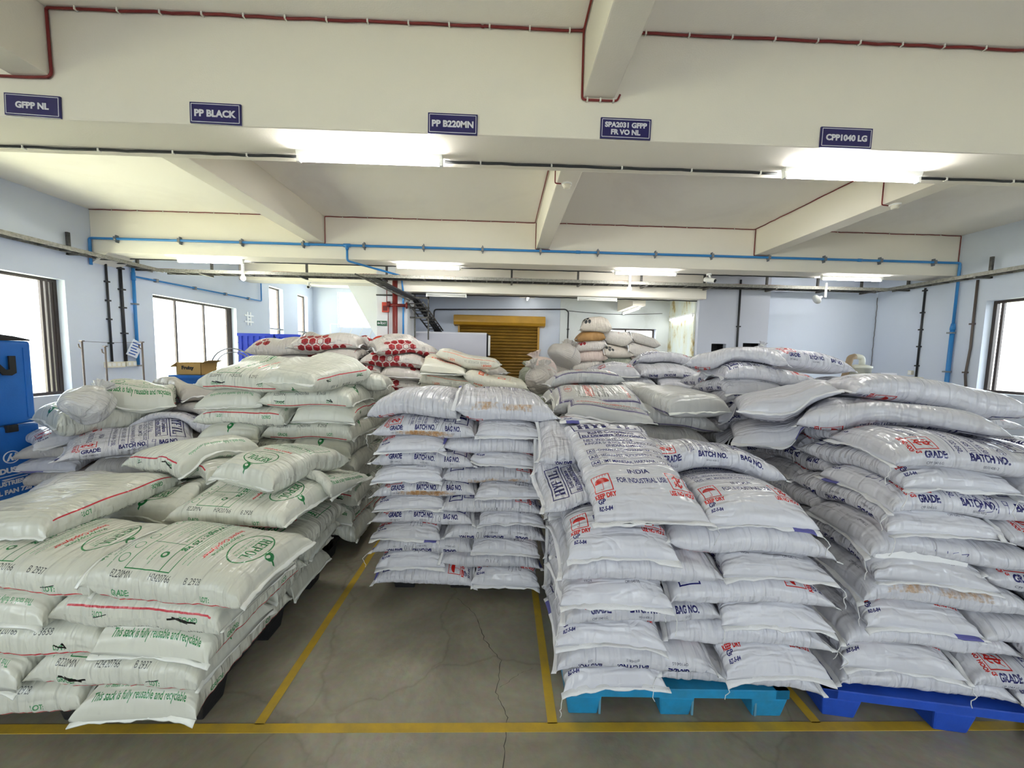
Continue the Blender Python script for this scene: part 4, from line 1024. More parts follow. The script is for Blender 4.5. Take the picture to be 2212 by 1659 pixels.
def sheet_orange():
    s = Sheet(SW, SL, (.83, .82, .765), 900); O = (.86, .30, .08); K = (.5, .5, .46)
    for i in range(6): s.frame(.08 + .055 * i, .50, .128 + .055 * i, .56, .014, O)
    s.text('POLYPROPYLENE', .24, .47, .02, O, bold=.02); s.text('PP', .36, .30, .06, O, bold=.06); s.disc(.28, .30, .018, .018, O); s.frame(.10, .25, .18, .34, .018, O)
    s.text('GRADE :', .475, .15, .022, O, 90, .03); s.text('LOT :', .475, .55, .022, O, 90, .03); s.text('GRADE :', SW * 2 - .03, .55, .022, O, -90, .03); s.text('LOT :', SW * 2 - .03, .2, .022, O, -90, .03)
    s.dots('34000AN  P22403220  2A', .505, .12, .024, K, 90); s.dots('34000AN  P22403220  2A', SW * 2 - .06, .62, .024, K, -90)
    s.text('GRADE :', SW + .1, .5, .024, O, 90, .03); s.fine(.1, .2, .3, .008, O, 3); s.fine(.1, .17, .33, .006, K, 4); s.line(SW + .04, .05, SW + .04, .65, .004, O)
    return s
def sheet_framed():
    """white sack with a double violet frame and red vertical name"""
    s = Sheet(SW, SL, (.78, .78, .775), 1100); V = (.40, .37, .50); R = (.80, .22, .14); K = (.2, .2, .22)
    s.frame(.035, .045, .465, .68, .013, V); s.frame(.053, .063, .447, .662, .003, V)
    s.ring(.25, .60, .10, .036, .003, (.5, .3, .4)); s.ring(.25, .60, .09, .03, .002, R); s.disc(.25, .602, .022, .024, R); s.text('S', .25, .602, .026, (.9, .85, .8), bold=.03); s.fine(.18, .60, .22, .007, R, 1); s.fine(.28, .60, .32, .007, R, 2)
    s.fine(.12, .535, .24, .011, K, 4); s.fine(.12, .512, .22, .011, K, 5)
    s.text('SUDARSHAN', .25, .44, .045, R, bold=.035, maxw=.34, shear=.1); s.text('Compounds & Masterbatches', .25, .402, .022, R, bold=.01, maxw=.31)
    for i, (a, b) in enumerate(((.08, .2), (.08, .24), (.08, .22), (.08, .26))): s.fine(a, .36 - .024 * i, b, .013, K, 30 + i)
    for i in range(3): s.frame(.28 + .05 * i, .27, .32 + .05 * i, .31, .003, K); s.disc(.30 + .05 * i, .29, .008, .01, R)
    s.fine(.28, .34, .42, .01, R, 8); s.text('NET WT. 25 KG', .2, .225, .022, K, bold=.02, maxw=.2)
    s.text('SUDARSHAN POLYMERS PVT. LTD.', .25, .125, .022, R, bold=.02, maxw=.36)
    for i in range(3): s.fine(.10, .104 - .016 * i, .40, .009, K, 50 + i)
    return s
def sheet_plain(base, seed=0, col=(.5, .5, .52)):
    s = Sheet(SW, SL, base, 500)
    for i in range(4): s.fine(.1, .5 - .03 * i, .4, .01, col, seed + i)
    s.fine(.1, .3, .35, .014, (.6, .25, .2), seed + 9); s.fine(.08, SW + .2, .6, .01, col, seed + 12, 1)
    return s

PRINT = {}
for i in range(4): PRINT['indigo%d' % i] = sack_mat('indigo_print_woven_film', sheet_indigo(i).image('indigo_print'), .25, .95)
for i in range(3): PRINT['green%d' % i] = sack_mat('green_print_plastic_film', sheet_green(i).image('green_print'), .27, .7)
PRINT['redhex'] = sack_mat('red_honeycomb_film', sheet_hex((.56, .09, .13), (.77, .745, .725), 'ADVANCED ENGINEERING COMPOUNDS').image('red_honeycomb_print'), .30, .8)
PRINT['blackhex'] = sack_mat('black_honeycomb_film', sheet_hex((.20, .22, .23), (.78, .75, .71), 'ENGINEERING COMPOUNDS').image('black_honeycomb_print'), .42, .6)
PRINT['orange'] = sack_mat('orange_print_film', sheet_orange().image('orange_print'), .32, .6)
PRINT['framed'] = sack_mat('framed_print_film', sheet_framed().image('framed_print'), .28, .7)
PRINT['dull'] = sack_mat('dusty_white_woven_film', sheet_plain((.76, .74, .72), 1).image('faded_print'), .5, .7)
PRINT['pink'] = sack_mat('pinkish_white_film', sheet_plain((.84, .77, .74), 21, (.7, .5, .45)).image('faded_pink_print'), .5, .7)
PRINT['greyish'] = sack_mat('grey_green_woven_film', sheet_plain((.60, .62, .56), 41).image('faded_grey_print'), .55, .7)
PRINT['clear'] = sack_mat('milky_clear_film', sheet_plain((.82, .82, .82), 61, (.62, .62, .64)).image('milky_film_print'), .22, .9, .4)
PRINT['tan'] = sack_mat('brown_paper_sack', sheet_plain((.62, .47, .28), 81, (.4, .28, .15)).image('paper_sack_print'), .6, .4)
M['hem'] = mat('white_sewn_hem_tape', (.76, .76, .785), .5, bump=.3, bscale=140)
M['seal'] = mat('milky_green_film_seal', (.78, .79, .745), .3)
M['hem_blue'] = mat('indigo_sewn_hem_label', (.10, .10, .34), .5)
# ================================================================== SACKS
# a height map of everything stacked so far: each sack settles on what lies below it
HX0, HY0, HC = -6.0, 1.0, 0.02
HM = np.zeros((520, 660), np.float32)          # rows: y 1.0..11.4, columns: x -6..7.2
def hm_box(x0, x1, y0, y1, z):
    i0, i1 = int((x0 - HX0) / HC), int((x1 - HX0) / HC); j0, j1 = int((y0 - HY0) / HC), int((y1 - HY0) / HC)
    HM[max(j0, 0):j1, max(i0, 0):i1] = np.maximum(HM[max(j0, 0):j1, max(i0, 0):i1], z)
def hm_get(X, Y):
    fx = np.clip((X - HX0) / HC - .5, 0, HM.shape[1] - 2); fy = np.clip((Y - HY0) / HC - .5, 0, HM.shape[0] - 2)
    i, j = fx.astype(int), fy.astype(int); a, b = fx - i, fy - j
    return (HM[j, i] * (1 - a) + HM[j, i + 1] * a) * (1 - b) + (HM[j + 1, i] * (1 - a) + HM[j + 1, i + 1] * a) * b
def blur(a, k):
    for _ in range(k):
        p = np.pad(a, 1, mode='edge')
        a = (p[1:-1, 1:-1] * 2 + p[:-2, 1:-1] + p[2:, 1:-1] + p[1:-1, :-2] + p[1:-1, 2:]) / 6
    return a
def grid_at(G, u, v):
    """bilinear sample of G (rows u in -1..1, columns v in -1..1)"""
    n, m = G.shape
    fu = np.clip((u + 1) / 2 * (n - 1), 0, n - 1.001); fv = np.clip((v + 1) / 2 * (m - 1), 0, m - 1.001)
    i, j = fu.astype(int), fv.astype(int); a, b = fu - i, fv - j
    return (G[i, j] * (1 - a) + G[i + 1, j] * a) * (1 - b) + (G[i, j + 1] * (1 - a) + G[i + 1, j + 1] * a) * b
def noise1(rng, n):
    a = rng.uniform(-1, 1, n + 2)
    def f(t):
        t = np.clip(t, 0, .9999) * n; i = t.astype(int); d = t - i; d = d * d * (3 - 2 * d)
        return a[i] * (1 - d) + a[i + 1] * d
    return f

SACKS = []
def sack(print_, x, y, yaw, face='f', L=.72, W=.50, T=.125, label='', group=None, sag=.07, detail=2, hem=True, seed=None,
         z=None, pitch=0.0, roll=0.0, name='woven_sack', cat='sack', hem_h=None, twist=0.0, slump=1.0, build=True, tails=False, flop=0.0):
    """one filled sack. yaw 0: bottom hem towards the camera; face 'f' print up, 'b' back up.
    z None: it settles on the pile below and follows its shape; else z is the height of its underside and pitch/roll tilt it."""
    seed = seed if seed is not None else len(SACKS) * 7 + 11
    rng = np.random.default_rng(seed)
    nu, nr = {0: (14, 16), 1: (30, 28), 2: (54, 44)}[detail]
    hh = hem_h if hem_h is not None else rng.uniform(.22, .42)
    c, s_ = math.cos(math.radians(yaw)), math.sin(math.radians(yaw))
    boxy = name == 'plastic_sack'; flange = .012 if boxy else .020; pw = 9 if boxy else 5
    # --- support under the sack
    gu, gv = np.meshgrid(np.linspace(-1, 1, 31), np.linspace(-1, 1, 23), indexing='ij')
    gx, gy = gv * W / 2 * .97, gu * (L / 2 + .01)
    S = hm_get(x + gx * c - gy * s_, y + gx * s_ + gy * c)
    if z is None:
        ref = np.percentile(S, 75)
        S = np.maximum(S, ref - sag); S = np.minimum(S, ref + .10 * slump)
        B = blur(S, 14); B = B + np.clip(np.percentile(S - B, 80), 0, .012); B = blur(np.maximum(B, S + .002), 1)
        A = np.stack([gu.ravel(), gv.ravel(), np.ones(gu.size)], 1)
        cf = np.linalg.lstsq(A, B.ravel(), rcond=None)[0]; PL = (A @ cf).reshape(B.shape)
    else:
        B = z + gy * math.tan(math.radians(pitch)) + gx * math.tan(math.radians(roll)); PL = B.copy()
    if flop: B = B - flop * np.clip(-gu - .3, 0, 1) ** 2; PL = PL - flop * .8 * np.clip(-gu - .3, 0, 1) ** 2
    # --- stamp the top into the height map
    fu, fv = np.meshgrid(np.linspace(-.985, .985, 84), np.linspace(-.97, .97, 60), indexing='ij')
    def prof(u): return np.sqrt(np.clip(1 - np.abs(u) ** pw, 0, 1))
    e_ = prof(fu); th = T * e_ * np.sqrt(np.clip(1 - np.abs(fv) ** 4.5, 0, 1)) ** .9
    zb = grid_at(B, fu, fv) + hh * T * (1 - e_) * .8
    zt = np.maximum((grid_at(B, fu, fv) * .45 + grid_at(PL, fu, fv) * .55) + th * .97, zb)
    fx, fy = fv * W / 2 * (1 - .10 * e_), fu * L / 2
    X = x + fx * c - fy * s_; Y = y + fx * s_ + fy * c
    I = ((X - HX0) / HC).astype(int); J = ((Y - HY0) / HC).astype(int)
    ok = (I >= 0) & (J >= 0) & (I < HM.shape[1]) & (J < HM.shape[0])
    np.maximum.at(HM, (J[ok], I[ok]), zt[ok])
    SACKS.append((label, x, y, float(B.mean())))
    if not build: return None
    # --- the skin
    t = np.linspace(-1, 1, nu + 1); u = np.sign(t) * (1 - (1 - np.abs(t)) ** 1.35)          # denser towards the hems
    th_ = PI - np.arange(nr) / nr * 2 * PI
    cu, su = np.cos(th_), np.sin(th_)
    vx = np.sign(cu) * np.abs(cu) ** (.48 if boxy else .62); q = np.sign(su) * np.abs(su) ** (.58 if boxy else .72)
    U, V = np.meshgrid(u, vx, indexing='ij'); _, Q = np.meshgrid(u, q, indexing='ij')
    e = prof(U); ee = np.maximum(e, .03)
    wv = W / 2 * (1 - .10 * ee)
    px = V * wv; py = U * L / 2 - np.sign(U) * .012 * (1 - V ** 2) * np.abs(U) ** 6 + np.sign(U) * .012 * V ** 4 * np.abs(U) ** 8
    if twist: px = px + twist * U ** 3 * .03
    h = T * ee
    Bv, Pv = grid_at(B, U, V), grid_at(PL, U, V)
    zb = Bv + hh * T * (1 - ee)
    ztop = np.maximum(Bv * .45 + Pv * .55 + hh * T * (1 - ee) * .9 + h, zb + .25 * h)
    qq = (Q + 1) / 2
    pz = zb + (ztop - zb) * qq
    # creases
    f1, f2, f3, f4 = noise1(rng, 9), noise1(rng, 26), noise1(rng, 15), noise1(rng, 46)
    lump = noise1(rng, 5)((U + 1) / 2) * noise1(rng, 4)((V + 1) / 2) * .010
    endw = np.exp(-(1 - np.abs(U)) / .13); sidew = np.exp(-(1 - np.abs(V)) / .16)
    pl = (f2((V + 1) / 2) * .6 + f3((V + U * .2 + 1.2) / 2.4) * .6) * endw * .012 * np.minimum(1, (1 - np.abs(U)) * 14)
    sc = (f4((U + .12 * qq + 1.1) / 2.24) * .6 + f1((U + 1) / 2) * .5) * sidew * .011
    d = (lump + pl) * np.clip(qq * 1.3 - .15, 0, 1)
    pz = pz + d * 1.0
    px = px + np.sign(V) * sc * np.abs(Q < .98) ; pz = pz + sc * .5 * qq
    # --- hem flanges
    if hem and detail > 0:
        rows = [0, nu]
    X0 = x + px * c - py * s_; Y0 = y + px * s_ + py * c
    n1 = nu + 1
    verts = np.stack([X0 - x, Y0 - y, pz], -1).reshape(-1, 3)
    base_z = float(np.median(B)); verts[:, 2] -= base_z
    i = np.arange(nu)[:, None]; k = np.arange(nr)[None]; k2 = (k + 1) % nr
    quads = np.stack([i * nr + k, i * nr + k2, (i + 1) * nr + k2, (i + 1) * nr + k], -1).reshape(-1, 4)
    # perimeter parameter from the middle ring
    mid = nu // 2; rx, rz = px[mid], T * (q + 1) / 2
    dd = np.hypot(np.diff(np.append(rx, rx[0])), np.diff(np.append(rz, rz[0]))); per = np.concatenate([[0], np.cumsum(dd)]); per /= per[-1]
    sh = 0.0 if face == 'f' else .5
    uvs = np.zeros((nu, nr, 4, 2), np.float32); vv = (u + 1) / 2
    a0, a1 = per[:-1] + sh, per[1:] + sh
    uvs[:, :, 0, 0] = a0; uvs[:, :, 1, 0] = a1; uvs[:, :, 2, 0] = a1; uvs[:, :, 3, 0] = a0
    uvs[:, :, 0, 1] = vv[:-1, None]; uvs[:, :, 1, 1] = vv[:-1, None]; uvs[:, :, 2, 1] = vv[1:, None]; uvs[:, :, 3, 1] = vv[1:, None]
    faces = [quads]
    nv = len(verts)
    me = bpy.data.meshes.new(name)
    nq = len(quads); caps = 2
    me.vertices.add(nv); me.vertices.foreach_set('co', verts.ravel())
    loops = np.concatenate([quads[:, ::1].ravel(), np.arange(nr)[::-1], nu * nr + np.arange(nr)])
    me.loops.add(len(loops)); me.loops.foreach_set('vertex_index', loops.astype(np.int32))
    starts = np.concatenate([np.arange(nq) * 4, [nq * 4, nq * 4 + nr]]); tot = np.concatenate([np.full(nq, 4), [nr, nr]])
    me.polygons.add(nq + 2); me.polygons.foreach_set('loop_start', starts.astype(np.int32))
    try: me.polygons.foreach_set('loop_total', tot.astype(np.int32))
    except Exception: pass
    me.polygons.foreach_set('use_smooth', np.ones(nq + 2, bool))
    uvl = me.uv_layers.new(name='UVMap')
    full = np.concatenate([uvs.reshape(-1, 2), np.full((2 * nr, 2), .02, np.float32)]); uvl.data.foreach_set('uv', full.ravel())
    me.update(calc_edges=True); me.validate()
    bm = bmesh.new(); bm.from_mesh(me); bmesh.ops.recalc_face_normals(bm, faces=bm.faces); bm.to_mesh(me); bm.free()
    me.materials.append(PRINT[print_])
    o = bpy.data.objects.new(name, me); o.location = (x, y, base_z); C.objects.link(o)
    tag(o, label, cat, group)
    if hem and detail > 0:
        for end in (0, nu):
            sg = -1 if end == 0 else 1
            # thin strip continuing the skin: mean line of the end ring
            m_ = 13 if detail == 1 else 23
            vs_ = np.linspace(-1, 1, m_)
            zz = grid_at(B, np.full(m_, float(sg)), vs_) + hh * T + T * .015 + f2((vs_ + 1) / 2) * .004
            wob = noise1(rng, 8)((vs_ + 1) / 2) * .010; wz = noise1(rng, 7)((vs_ + 1) / 2) * .010 - .006
            x_ = vs_ * W / 2 * .997; y_ = sg * (L / 2 - .012 * (1 - vs_ ** 2) + .012 * vs_ ** 4)
            V3 = []
            for off, dz, hz in ((-.004, 0, .0028), (.5, .4, .0028), (1, 1, .002)):
                yo = y_ + sg * (flange * off * (1 + .3 * vs_ ** 6) + wob * max(off, 0) * .4); zo = zz + wz * dz
                for sgn in (1, -1):
                    V3.append(np.stack([x_ * c - yo * s_, x_ * s_ + yo * c, zo + sgn * hz - base_z], -1))
            V3 = np.concatenate(V3); F = []
            def id_(r_, k_): return r_ * m_ + k_
            for k_ in range(m_ - 1):
                for r0, r1 in ((0, 2), (2, 4), (4, 5), (5, 3), (3, 1)): F.append((id_(r0, k_), id_(r0, k_ + 1), id_(r1, k_ + 1), id_(r1, k_)))
            F.append((id_(0, 0), id_(2, 0), id_(3, 0), id_(1, 0))); F.append((id_(2, 0), id_(4, 0), id_(5, 0), id_(3, 0)))
            F.append((id_(1, m_ - 1), id_(3, m_ - 1), id_(2, m_ - 1), id_(0, m_ - 1))); F.append((id_(3, m_ - 1), id_(5, m_ - 1), id_(4, m_ - 1), id_(2, m_ - 1)))
            b_ = MB(); b_.add([tuple(p) for p in V3], F, True)
            hm_ = b_.build('sealed_end' if boxy else 'stitched_hem', M['seal' if boxy else 'hem'] if hem is True else hem, o)
            if not boxy and print_[:6] == 'indigo' and rng.random() < .3:
                hm_.data.materials.append(M['hem_blue']); k0_ = m_ - 6 if rng.random() < .5 else 2
                for pl_ in hm_.data.polygons:
                    ks = [v % m_ for v in pl_.vertices]
                    if min(ks) >= k0_ and max(ks) <= k0_ + 4 and pl_.index < (m_ - 1) * 5: pl_.material_index = 1
            if tails and detail == 2 and rng.random() < .7:
                p = V3[4 * m_ + (m_ - 1 if rng.random() < .7 else 0)]; q_ = [Vector(p)]
                dr = Vector((p[0], p[1], 0)).normalized()
                for j in range(6): q_.append(q_[-1] + dr * .008 * (1 if j < 2 else -.2) + Vector((rng.uniform(-.008, .008), rng.uniform(-.008, .008), -.014)))
                tb = MB(); tb.tube(q_, .0018, 5); tb.build('loose_thread', M['thread'], hm_)
    return o
# ================================================================== PALLETS, BOXES, MACHINE
def pallet(x, y, yaw, w_, d, material, label, h=.15, scuff=False, foot=(.17, .16), build=True):
    """plastic nine-foot pallet; (x, y) its centre"""
    r = empty('pallet', (x, y, 0), math.radians(yaw)); tag(r, label, 'pallet', 'plastic pallets under the sacks')
    m = MB(); a, b = w_ / 2, d / 2
    m.box(-a, a, -b, -b + .07, h - .045, h); m.box(-a, a, b - .07, b, h - .045, h); m.box(-a, -a + .07, -b, b, h - .045, h); m.box(a - .07, a, -b, b, h - .045, h)
    n = 11
    for i in range(n):
        xx = -a + .07 + (2 * a - .14) * (i + .5) / n; m.box(xx - .022, xx + .022, -b + .06, b - .06, h - .03, h - .001)
    for yy in (-b * .5, 0, b * .5): m.box(-a + .06, a - .06, yy - .03, yy + .03, h - .04, h - .004)
    m.build('deck', material, r, bevel=.004, seg=1)
    fw, fd = foot
    for i in (-1, 0, 1):
        for j in (-1, 0, 1):
            cx, cy = i * (a - fw / 2 - .005), j * (b - fd / 2 - .005)
            m = MB(); m.taper(cx - fw / 2, cx + fw / 2, cy - fd / 2, cy + fd / 2, 0, h - .046, .016)
            f = m.build('foot', material, r, bevel=.008)
            if scuff and j == -1:
                m = MB()
                for q in ((.28, .40) if i == 1 else (-.40, -.28) if i == 0 else (.30, .42)):
                    pass
                q0 = -.5 if i == 1 else .32
                m.box(cx + fw * q0 + .018, cx + fw * (q0 + .16), cy - fd / 2 + .004, cy - fd / 2 + .012, .012, h - .05); m.build('scuffed_rib', M['scuff'], f)
    return r

# insulated boxes at the left
def insulated_box(x, y, yaw, z, w_, d, h, label, lid=False, words=False):
    r = empty('insulated_box', (x, y, z), math.radians(yaw)); tag(r, label, 'container', 'blue insulated boxes')
    m = MB(); m.box(-w_ / 2, w_ / 2, -d / 2, d / 2, 0, h - .005); m.build('box_body', M['box_blue'], r, bevel=.03, seg=3)
    m = MB(); m.box(w_ / 2 - .06, w_ / 2 - .045, -d / 2 - .006, -d / 2 + .01, .05, h - .06); m.build('corner_rib', M['box_blue'], r, bevel=.003)
    for xx in ((.24, -.25) if lid else (.33,)):
        m = MB(); m.box(xx - .035, xx + .035, -d / 2 - .022, -d / 2 + .01, h - .055, h + .005); m.build('latch', M['black_strap'], r, bevel=.006)
    if lid:
        m = MB(); n = 10
        pr = [(-w_ / 2, h - .004)] + [(-w_ / 2 + w_ * i / n, h + .008 + .055 * math.sin(PI * i / n) ** .7) for i in range(n + 1)] + [(w_ / 2, h - .004)]
        m.prism(pr, 'y', -d / 2 + .01, d / 2 - .01); m.build('lid', M['black_strap'], r)
        m = MB()
        P = [(.07, h - .14), (.10, h - .14), (.18, h - .245), (.205, h - .245), (.205, h - .13), (.245, h - .13), (.245, h - .29), (.165, h - .29)]
        m.prism([(p + .14, q) for p, q in ((.06, h - .13), (.10, h - .13), (.185, h - .245), (.205, h - .24), (.205, h - .13), (.245, h - .13), (.245, h - .27), (.215, h - .29), (.165, h - .285))], 'y', -d / 2 - .025, -d / 2 - .012)
        m.build('carry_strap', M['black_strap'], r)
    if words:
        e = w_ / 2; F_ = lambda x, z: Matrix.Translation((x, -d / 2 - .002, z)) @ FACE_Y
        letters('lettering', ['MI INDUSTRIES'], .042, M['white_vinyl'], r, F_(e - .225, .345), bold=.05, maxw=.36, depth=.002)
        letters('lettering', ['B INDUSTRIES LTD'], .036, M['white_vinyl'], r, F_(e - .225, .241), bold=.045, maxw=.36)
        letters('lettering', ['AXIAL FAN 728 C'], .036, M['white_vinyl'], r, F_(e - .225, .169), bold=.045, maxw=.36)
        m = MB(); cy = -d / 2 - .003; ex, ez = e - .20, .45
        rg = [(ex + .052 * math.cos(a), ez + .052 * math.sin(a)) for a in np.linspace(0, 2 * PI, 25)[:-1]]
        for p, q in zip(rg, rg[1:] + rg[:1]):
            c_ = Vector((ex, ez)); p2 = c_ + (Vector(p) - c_) * .86; q2 = c_ + (Vector(q) - c_) * .86
            m.prism([p, q, tuple(q2), tuple(p2)], 'y', cy, cy + .004)
        for pts in (((-.032, -.03), (-.02, -.03), (.006, .03), (-.006, .03)), ((-.012, .0), (-.004, .012), (.012, -.03), (.002, -.03)), ((.016, -.03), (.026, -.03), (.032, .03), (.022, .03))): m.prism([(ex + p[0], ez + p[1]) for p in pts], 'y', cy, cy + .004)
        m.prism([(ex - .08, .295), (ex + .08, .295), (ex + .06, .310), (ex + .08, .301), (ex - .08, .301)], 'y', cy, cy + .004)
        m.prism([(ex - .07, .270), (ex + .09, .270), (ex + .09, .276), (ex - .07, .276), (ex - .05, .262)], 'y', cy, cy + .004)
        m.build('emblem', M['white_vinyl'], r)
    return r
BX, BY = -4.45, 2.80
insulated_box(BX, BY, 88, 1.03, 1.02, .80, .70, 'upper blue insulated box with black domed lid and carry strap', lid=True)
insulated_box(BX, BY, 88, .32, 1.04, .82, .71, 'lower blue insulated box with white lettering AXIAL FAN 728 C', words=True)
r = empty('plastic_crate', (BX, BY, 0), math.radians(88)); tag(r, 'black ribbed base crate under the blue insulated boxes', 'crate')
m = MB(); m.box(-.50, .50, -.38, .38, 0, .318); m.build('crate_body', M['pallet_black'], r, bevel=.01)
m = MB()
for i in range(8): m.box(-.46 + .12 * i, -.41 + .12 * i, -.40, -.378, .03, .30)
m.build('ribs', M['pallet_black'], r)

# blue stacking crates by the left wall
def crate(x, y, z, w_, d, h, yaw, label):
    r = empty('stacking_crate', (x, y, z), math.radians(yaw)); tag(r, label, 'crate', 'blue stacking crates')
    t = .012; m = MB(); a, b = w_ / 2, d / 2
    m.box(-a, a, -b, b, 0, t); m.box(-a, a, -b, -b + t, 0, h); m.box(-a, a, b - t, b, 0, h); m.box(-a, -a + t, -b, b, 0, h); m.box(a - t, a, -b, b, 0, h)
    m.build('crate_body', M['crate_blue'], r)
    m = MB(); m.box(-a - .014, a + .014, -b - .014, -b + .006, h - .05, h); m.box(-a - .014, -a + .006, -b, b, h - .05, h); m.box(a - .006, a + .014, -b, b, h - .05, h); m.box(-a - .014, a + .014, b - .006, b + .014, h - .05, h)
    m.build('rim', M['crate_blue'], r)
    m = MB()
    for i in range(6): xx = -a + w_ * (i + .5) / 6; m.box(xx - .012, xx + .012, -b - .012, -b + .002, .02, h - .05)
    m.box(-a, a, -b - .008, -b + .002, h * .45, h * .52); m.build('ribs', M['crate_blue'], r)
    return r
for col, (x, y, n) in enumerate(((-4.42, 7.0, 6), (-3.78, 7.03, 6), (-4.62, 7.5, 5))):
    for lv in range(n):
        crate(x, y, lv * .33, .60, .42, .325, 2, 'blue stacking crate, %s of the %s column behind the red printed sacks' % (('lowest', 'second', 'third', 'fourth', 'fifth', 'topmost')[lv], ('window side', 'pillar side', 'shorter rear')[col]))
crate(-1.32, 8.6, 0, .60, .42, .32, 0, 'blue crate on floor before the white panel partition'); crate(-1.30, 8.6, .33, .60, .42, .32, 0, 'blue crate stacked second before the white panel partition')
crate(-1.31, 8.6, .66, .60, .42, .32, 0, 'blue crate stacked third before the white panel partition'); crate(-1.30, 8.6, .99, .60, .42, .32, 0, 'topmost blue crate before the white panel partition'); 
m = MB(); m.tube([(.34 * math.cos(a), 0, .30 * math.sin(a)) for a in np.linspace(0, PI, 16)], .010, 6); m.tube([(.28 * math.cos(a), .03, .24 * math.sin(a)) for a in np.linspace(0, PI, 16)], .008, 6)
m.box(-.35, -.33, -.02, .05, -1.4, 0); m.box(.33, .35, -.02, .05, -1.4, 0); m.box(-.35, .35, -.25, .15, -.42, -.38); m.box(-.35, -.33, .13, .15, -.8, -.4); m.box(.33, .35, -.25, -.23, -.8, -.4)
o = m.build('metal_chair', M['grey_metal']); o.location = (-4.42, 6.2, 1.40); o.scale = (1, 1, 1); tag(o, 'grey tubular chair back arching beside the blue crates', 'chair')
# blue bin and cardboard box
r = empty('storage_bin', (-3.66, 4.55, .0)); tag(r, 'blue plastic bins under the small cardboard box', 'bin')
m = MB(); m.taper(-.17, .17, -.17, .17, .0, 1.36, .02); m.build('bin_body', M['box_blue'], r, bevel=.02)
m = MB(); m.box(-.185, .185, -.185, .185, 1.34, 1.38); m.build('bin_rim', M['box_blue'], r, bevel=.01)
m = MB(); m.box(-.12, .05, -.174, -.165, 1.24, 1.252); m.box(-.08, .06, -.172, -.165, 1.20, 1.21); m.build('bin_print', M['white_vinyl'], r)
r = empty('storage_bin', (-3.36, 4.66, .0)); tag(r, 'darker blue bin beside the cardboard box column', 'bin')
m = MB(); m.taper(-.17, .17, -.17, .17, .0, 1.24, .02); m.build('bin_body', M['box_blue'], r, bevel=.02)
r = empty('cardboard_box', (-3.66, 4.55, 1.382)); tag(r, 'small brown cardboard box with open flaps and dark lettering', 'box')
m = MB(); a, b, h, t = .14, .12, .14, .004
m.box(-a, a, -b, b, 0, t); m.box(-a, a, -b, -b + t, 0, h); m.box(-a, a, b - t, b, 0, h); m.box(-a, -a + t, -b, b, 0, h); m.box(a - t, a, -b, b, 0, h); m.build('box_body', M['cardboard'], r)
for q in (-1, 1):
    m = MB(); m.box(0, .09, -b, b, -.002, .002); f = m.build('flap', M['cardboard'], r); f.location = (q * a, 0, h); f.rotation_euler = (0, -q * .35 if q > 0 else .0, 0 if q > 0 else 0)
    if q < 0: f.rotation_euler = (0, PI - .6, 0)
letters('lettering', ['Fruizy'], .04, M['ink_black'], r, Matrix.Translation((-.01, -b - .001, .085)) @ FACE_Y, bold=.05, maxw=.17)
# green card corner poking out of the grey pile
m = MB(); m.prism([(0, 0), (.16, .0), (.16, .10)], 'y', -.004, .004); o = m.build('card_sheet', M['green_card']); o.location = (-2.80, 2.50, .74); o.rotation_euler = (.3, 0, .1); tag(o, 'green card corner sticking out between grey pile and front sacks', 'card')
# hopper machine at the right
r = empty('hopper_dryer', (5.78, 5.9, 0), 0); tag(r, 'cream hopper machine with bent hose behind the right sacks', 'machine')
m = MB(); m.lathe([(.10, .6), (.135, .8), (.135, 1.60), (.15, 1.60), (.15, 1.635), (.07, 1.66), (.06, 1.66)], (0, 0, 0), 24); m.box(-.15, .15, -.15, .15, 0, .62); m.build('hopper', M['cream_machine'], r)
m = MB(); m.tube(rounded([(.02, 0, 1.64), (.02, 0, 1.78), (-.12, 0, 1.79)], .06), .042, 12); m.build('elbow_pipe', M['cream_machine'], r)
m = MB(); m.tube(rounded([(-.11, 0, 1.79), (-.18, 0, 1.77), (-.28, 0, 1.3)], .07), .046, 12); m.build('hose', M['hose'], r)
m = MB(); m.box(-.06, .26, -.20, -.145, 1.40, 1.53); m.build('control_box', M['dark'], r)
m = MB(); m.box(.10, .36, -.24, -.17, 1.42, 1.54); m.build('panel', M['white_vinyl'], r)
# ================================================================== THE STACKS
rnd = random.Random(12)
ORD = ['bottom', 'second', 'third', 'fourth', 'fifth', 'sixth', 'seventh', 'eighth', 'ninth', 'tenth', 'eleventh', 'twelfth', 'thirteenth', 'fourteenth']
def pin(o, yaw, k, pos, even_left_long, A=.72, Bw=.50, lean=(0, 0)):
    """centre and heading of one sack of a four-sack pinwheel layer; o: front left corner of the stack"""
    left_long = (k % 2 == 0) == even_left_long
    w_ = A + Bw
    P = {'fl': (A / 2, Bw / 2, 1), 'fr': (A + Bw / 2, A / 2, 0), 'br': (Bw + A / 2, A + Bw / 2, 1), 'bl': (Bw / 2, Bw + A / 2, 0)}
    if not left_long:
        pos2 = {'fl': 'fr', 'fr': 'fl', 'bl': 'br', 'br': 'bl'}[pos]; a, b, lg = P[pos2]; a = w_ - a
    else: a, b, lg = P[pos]
    a += lean[0] * k; b += lean[1] * k
    c, s = math.cos(math.radians(yaw)), math.sin(math.radians(yaw))
    return o[0] + a * c - b * s, o[1] + a * s + b * c, bool(lg)
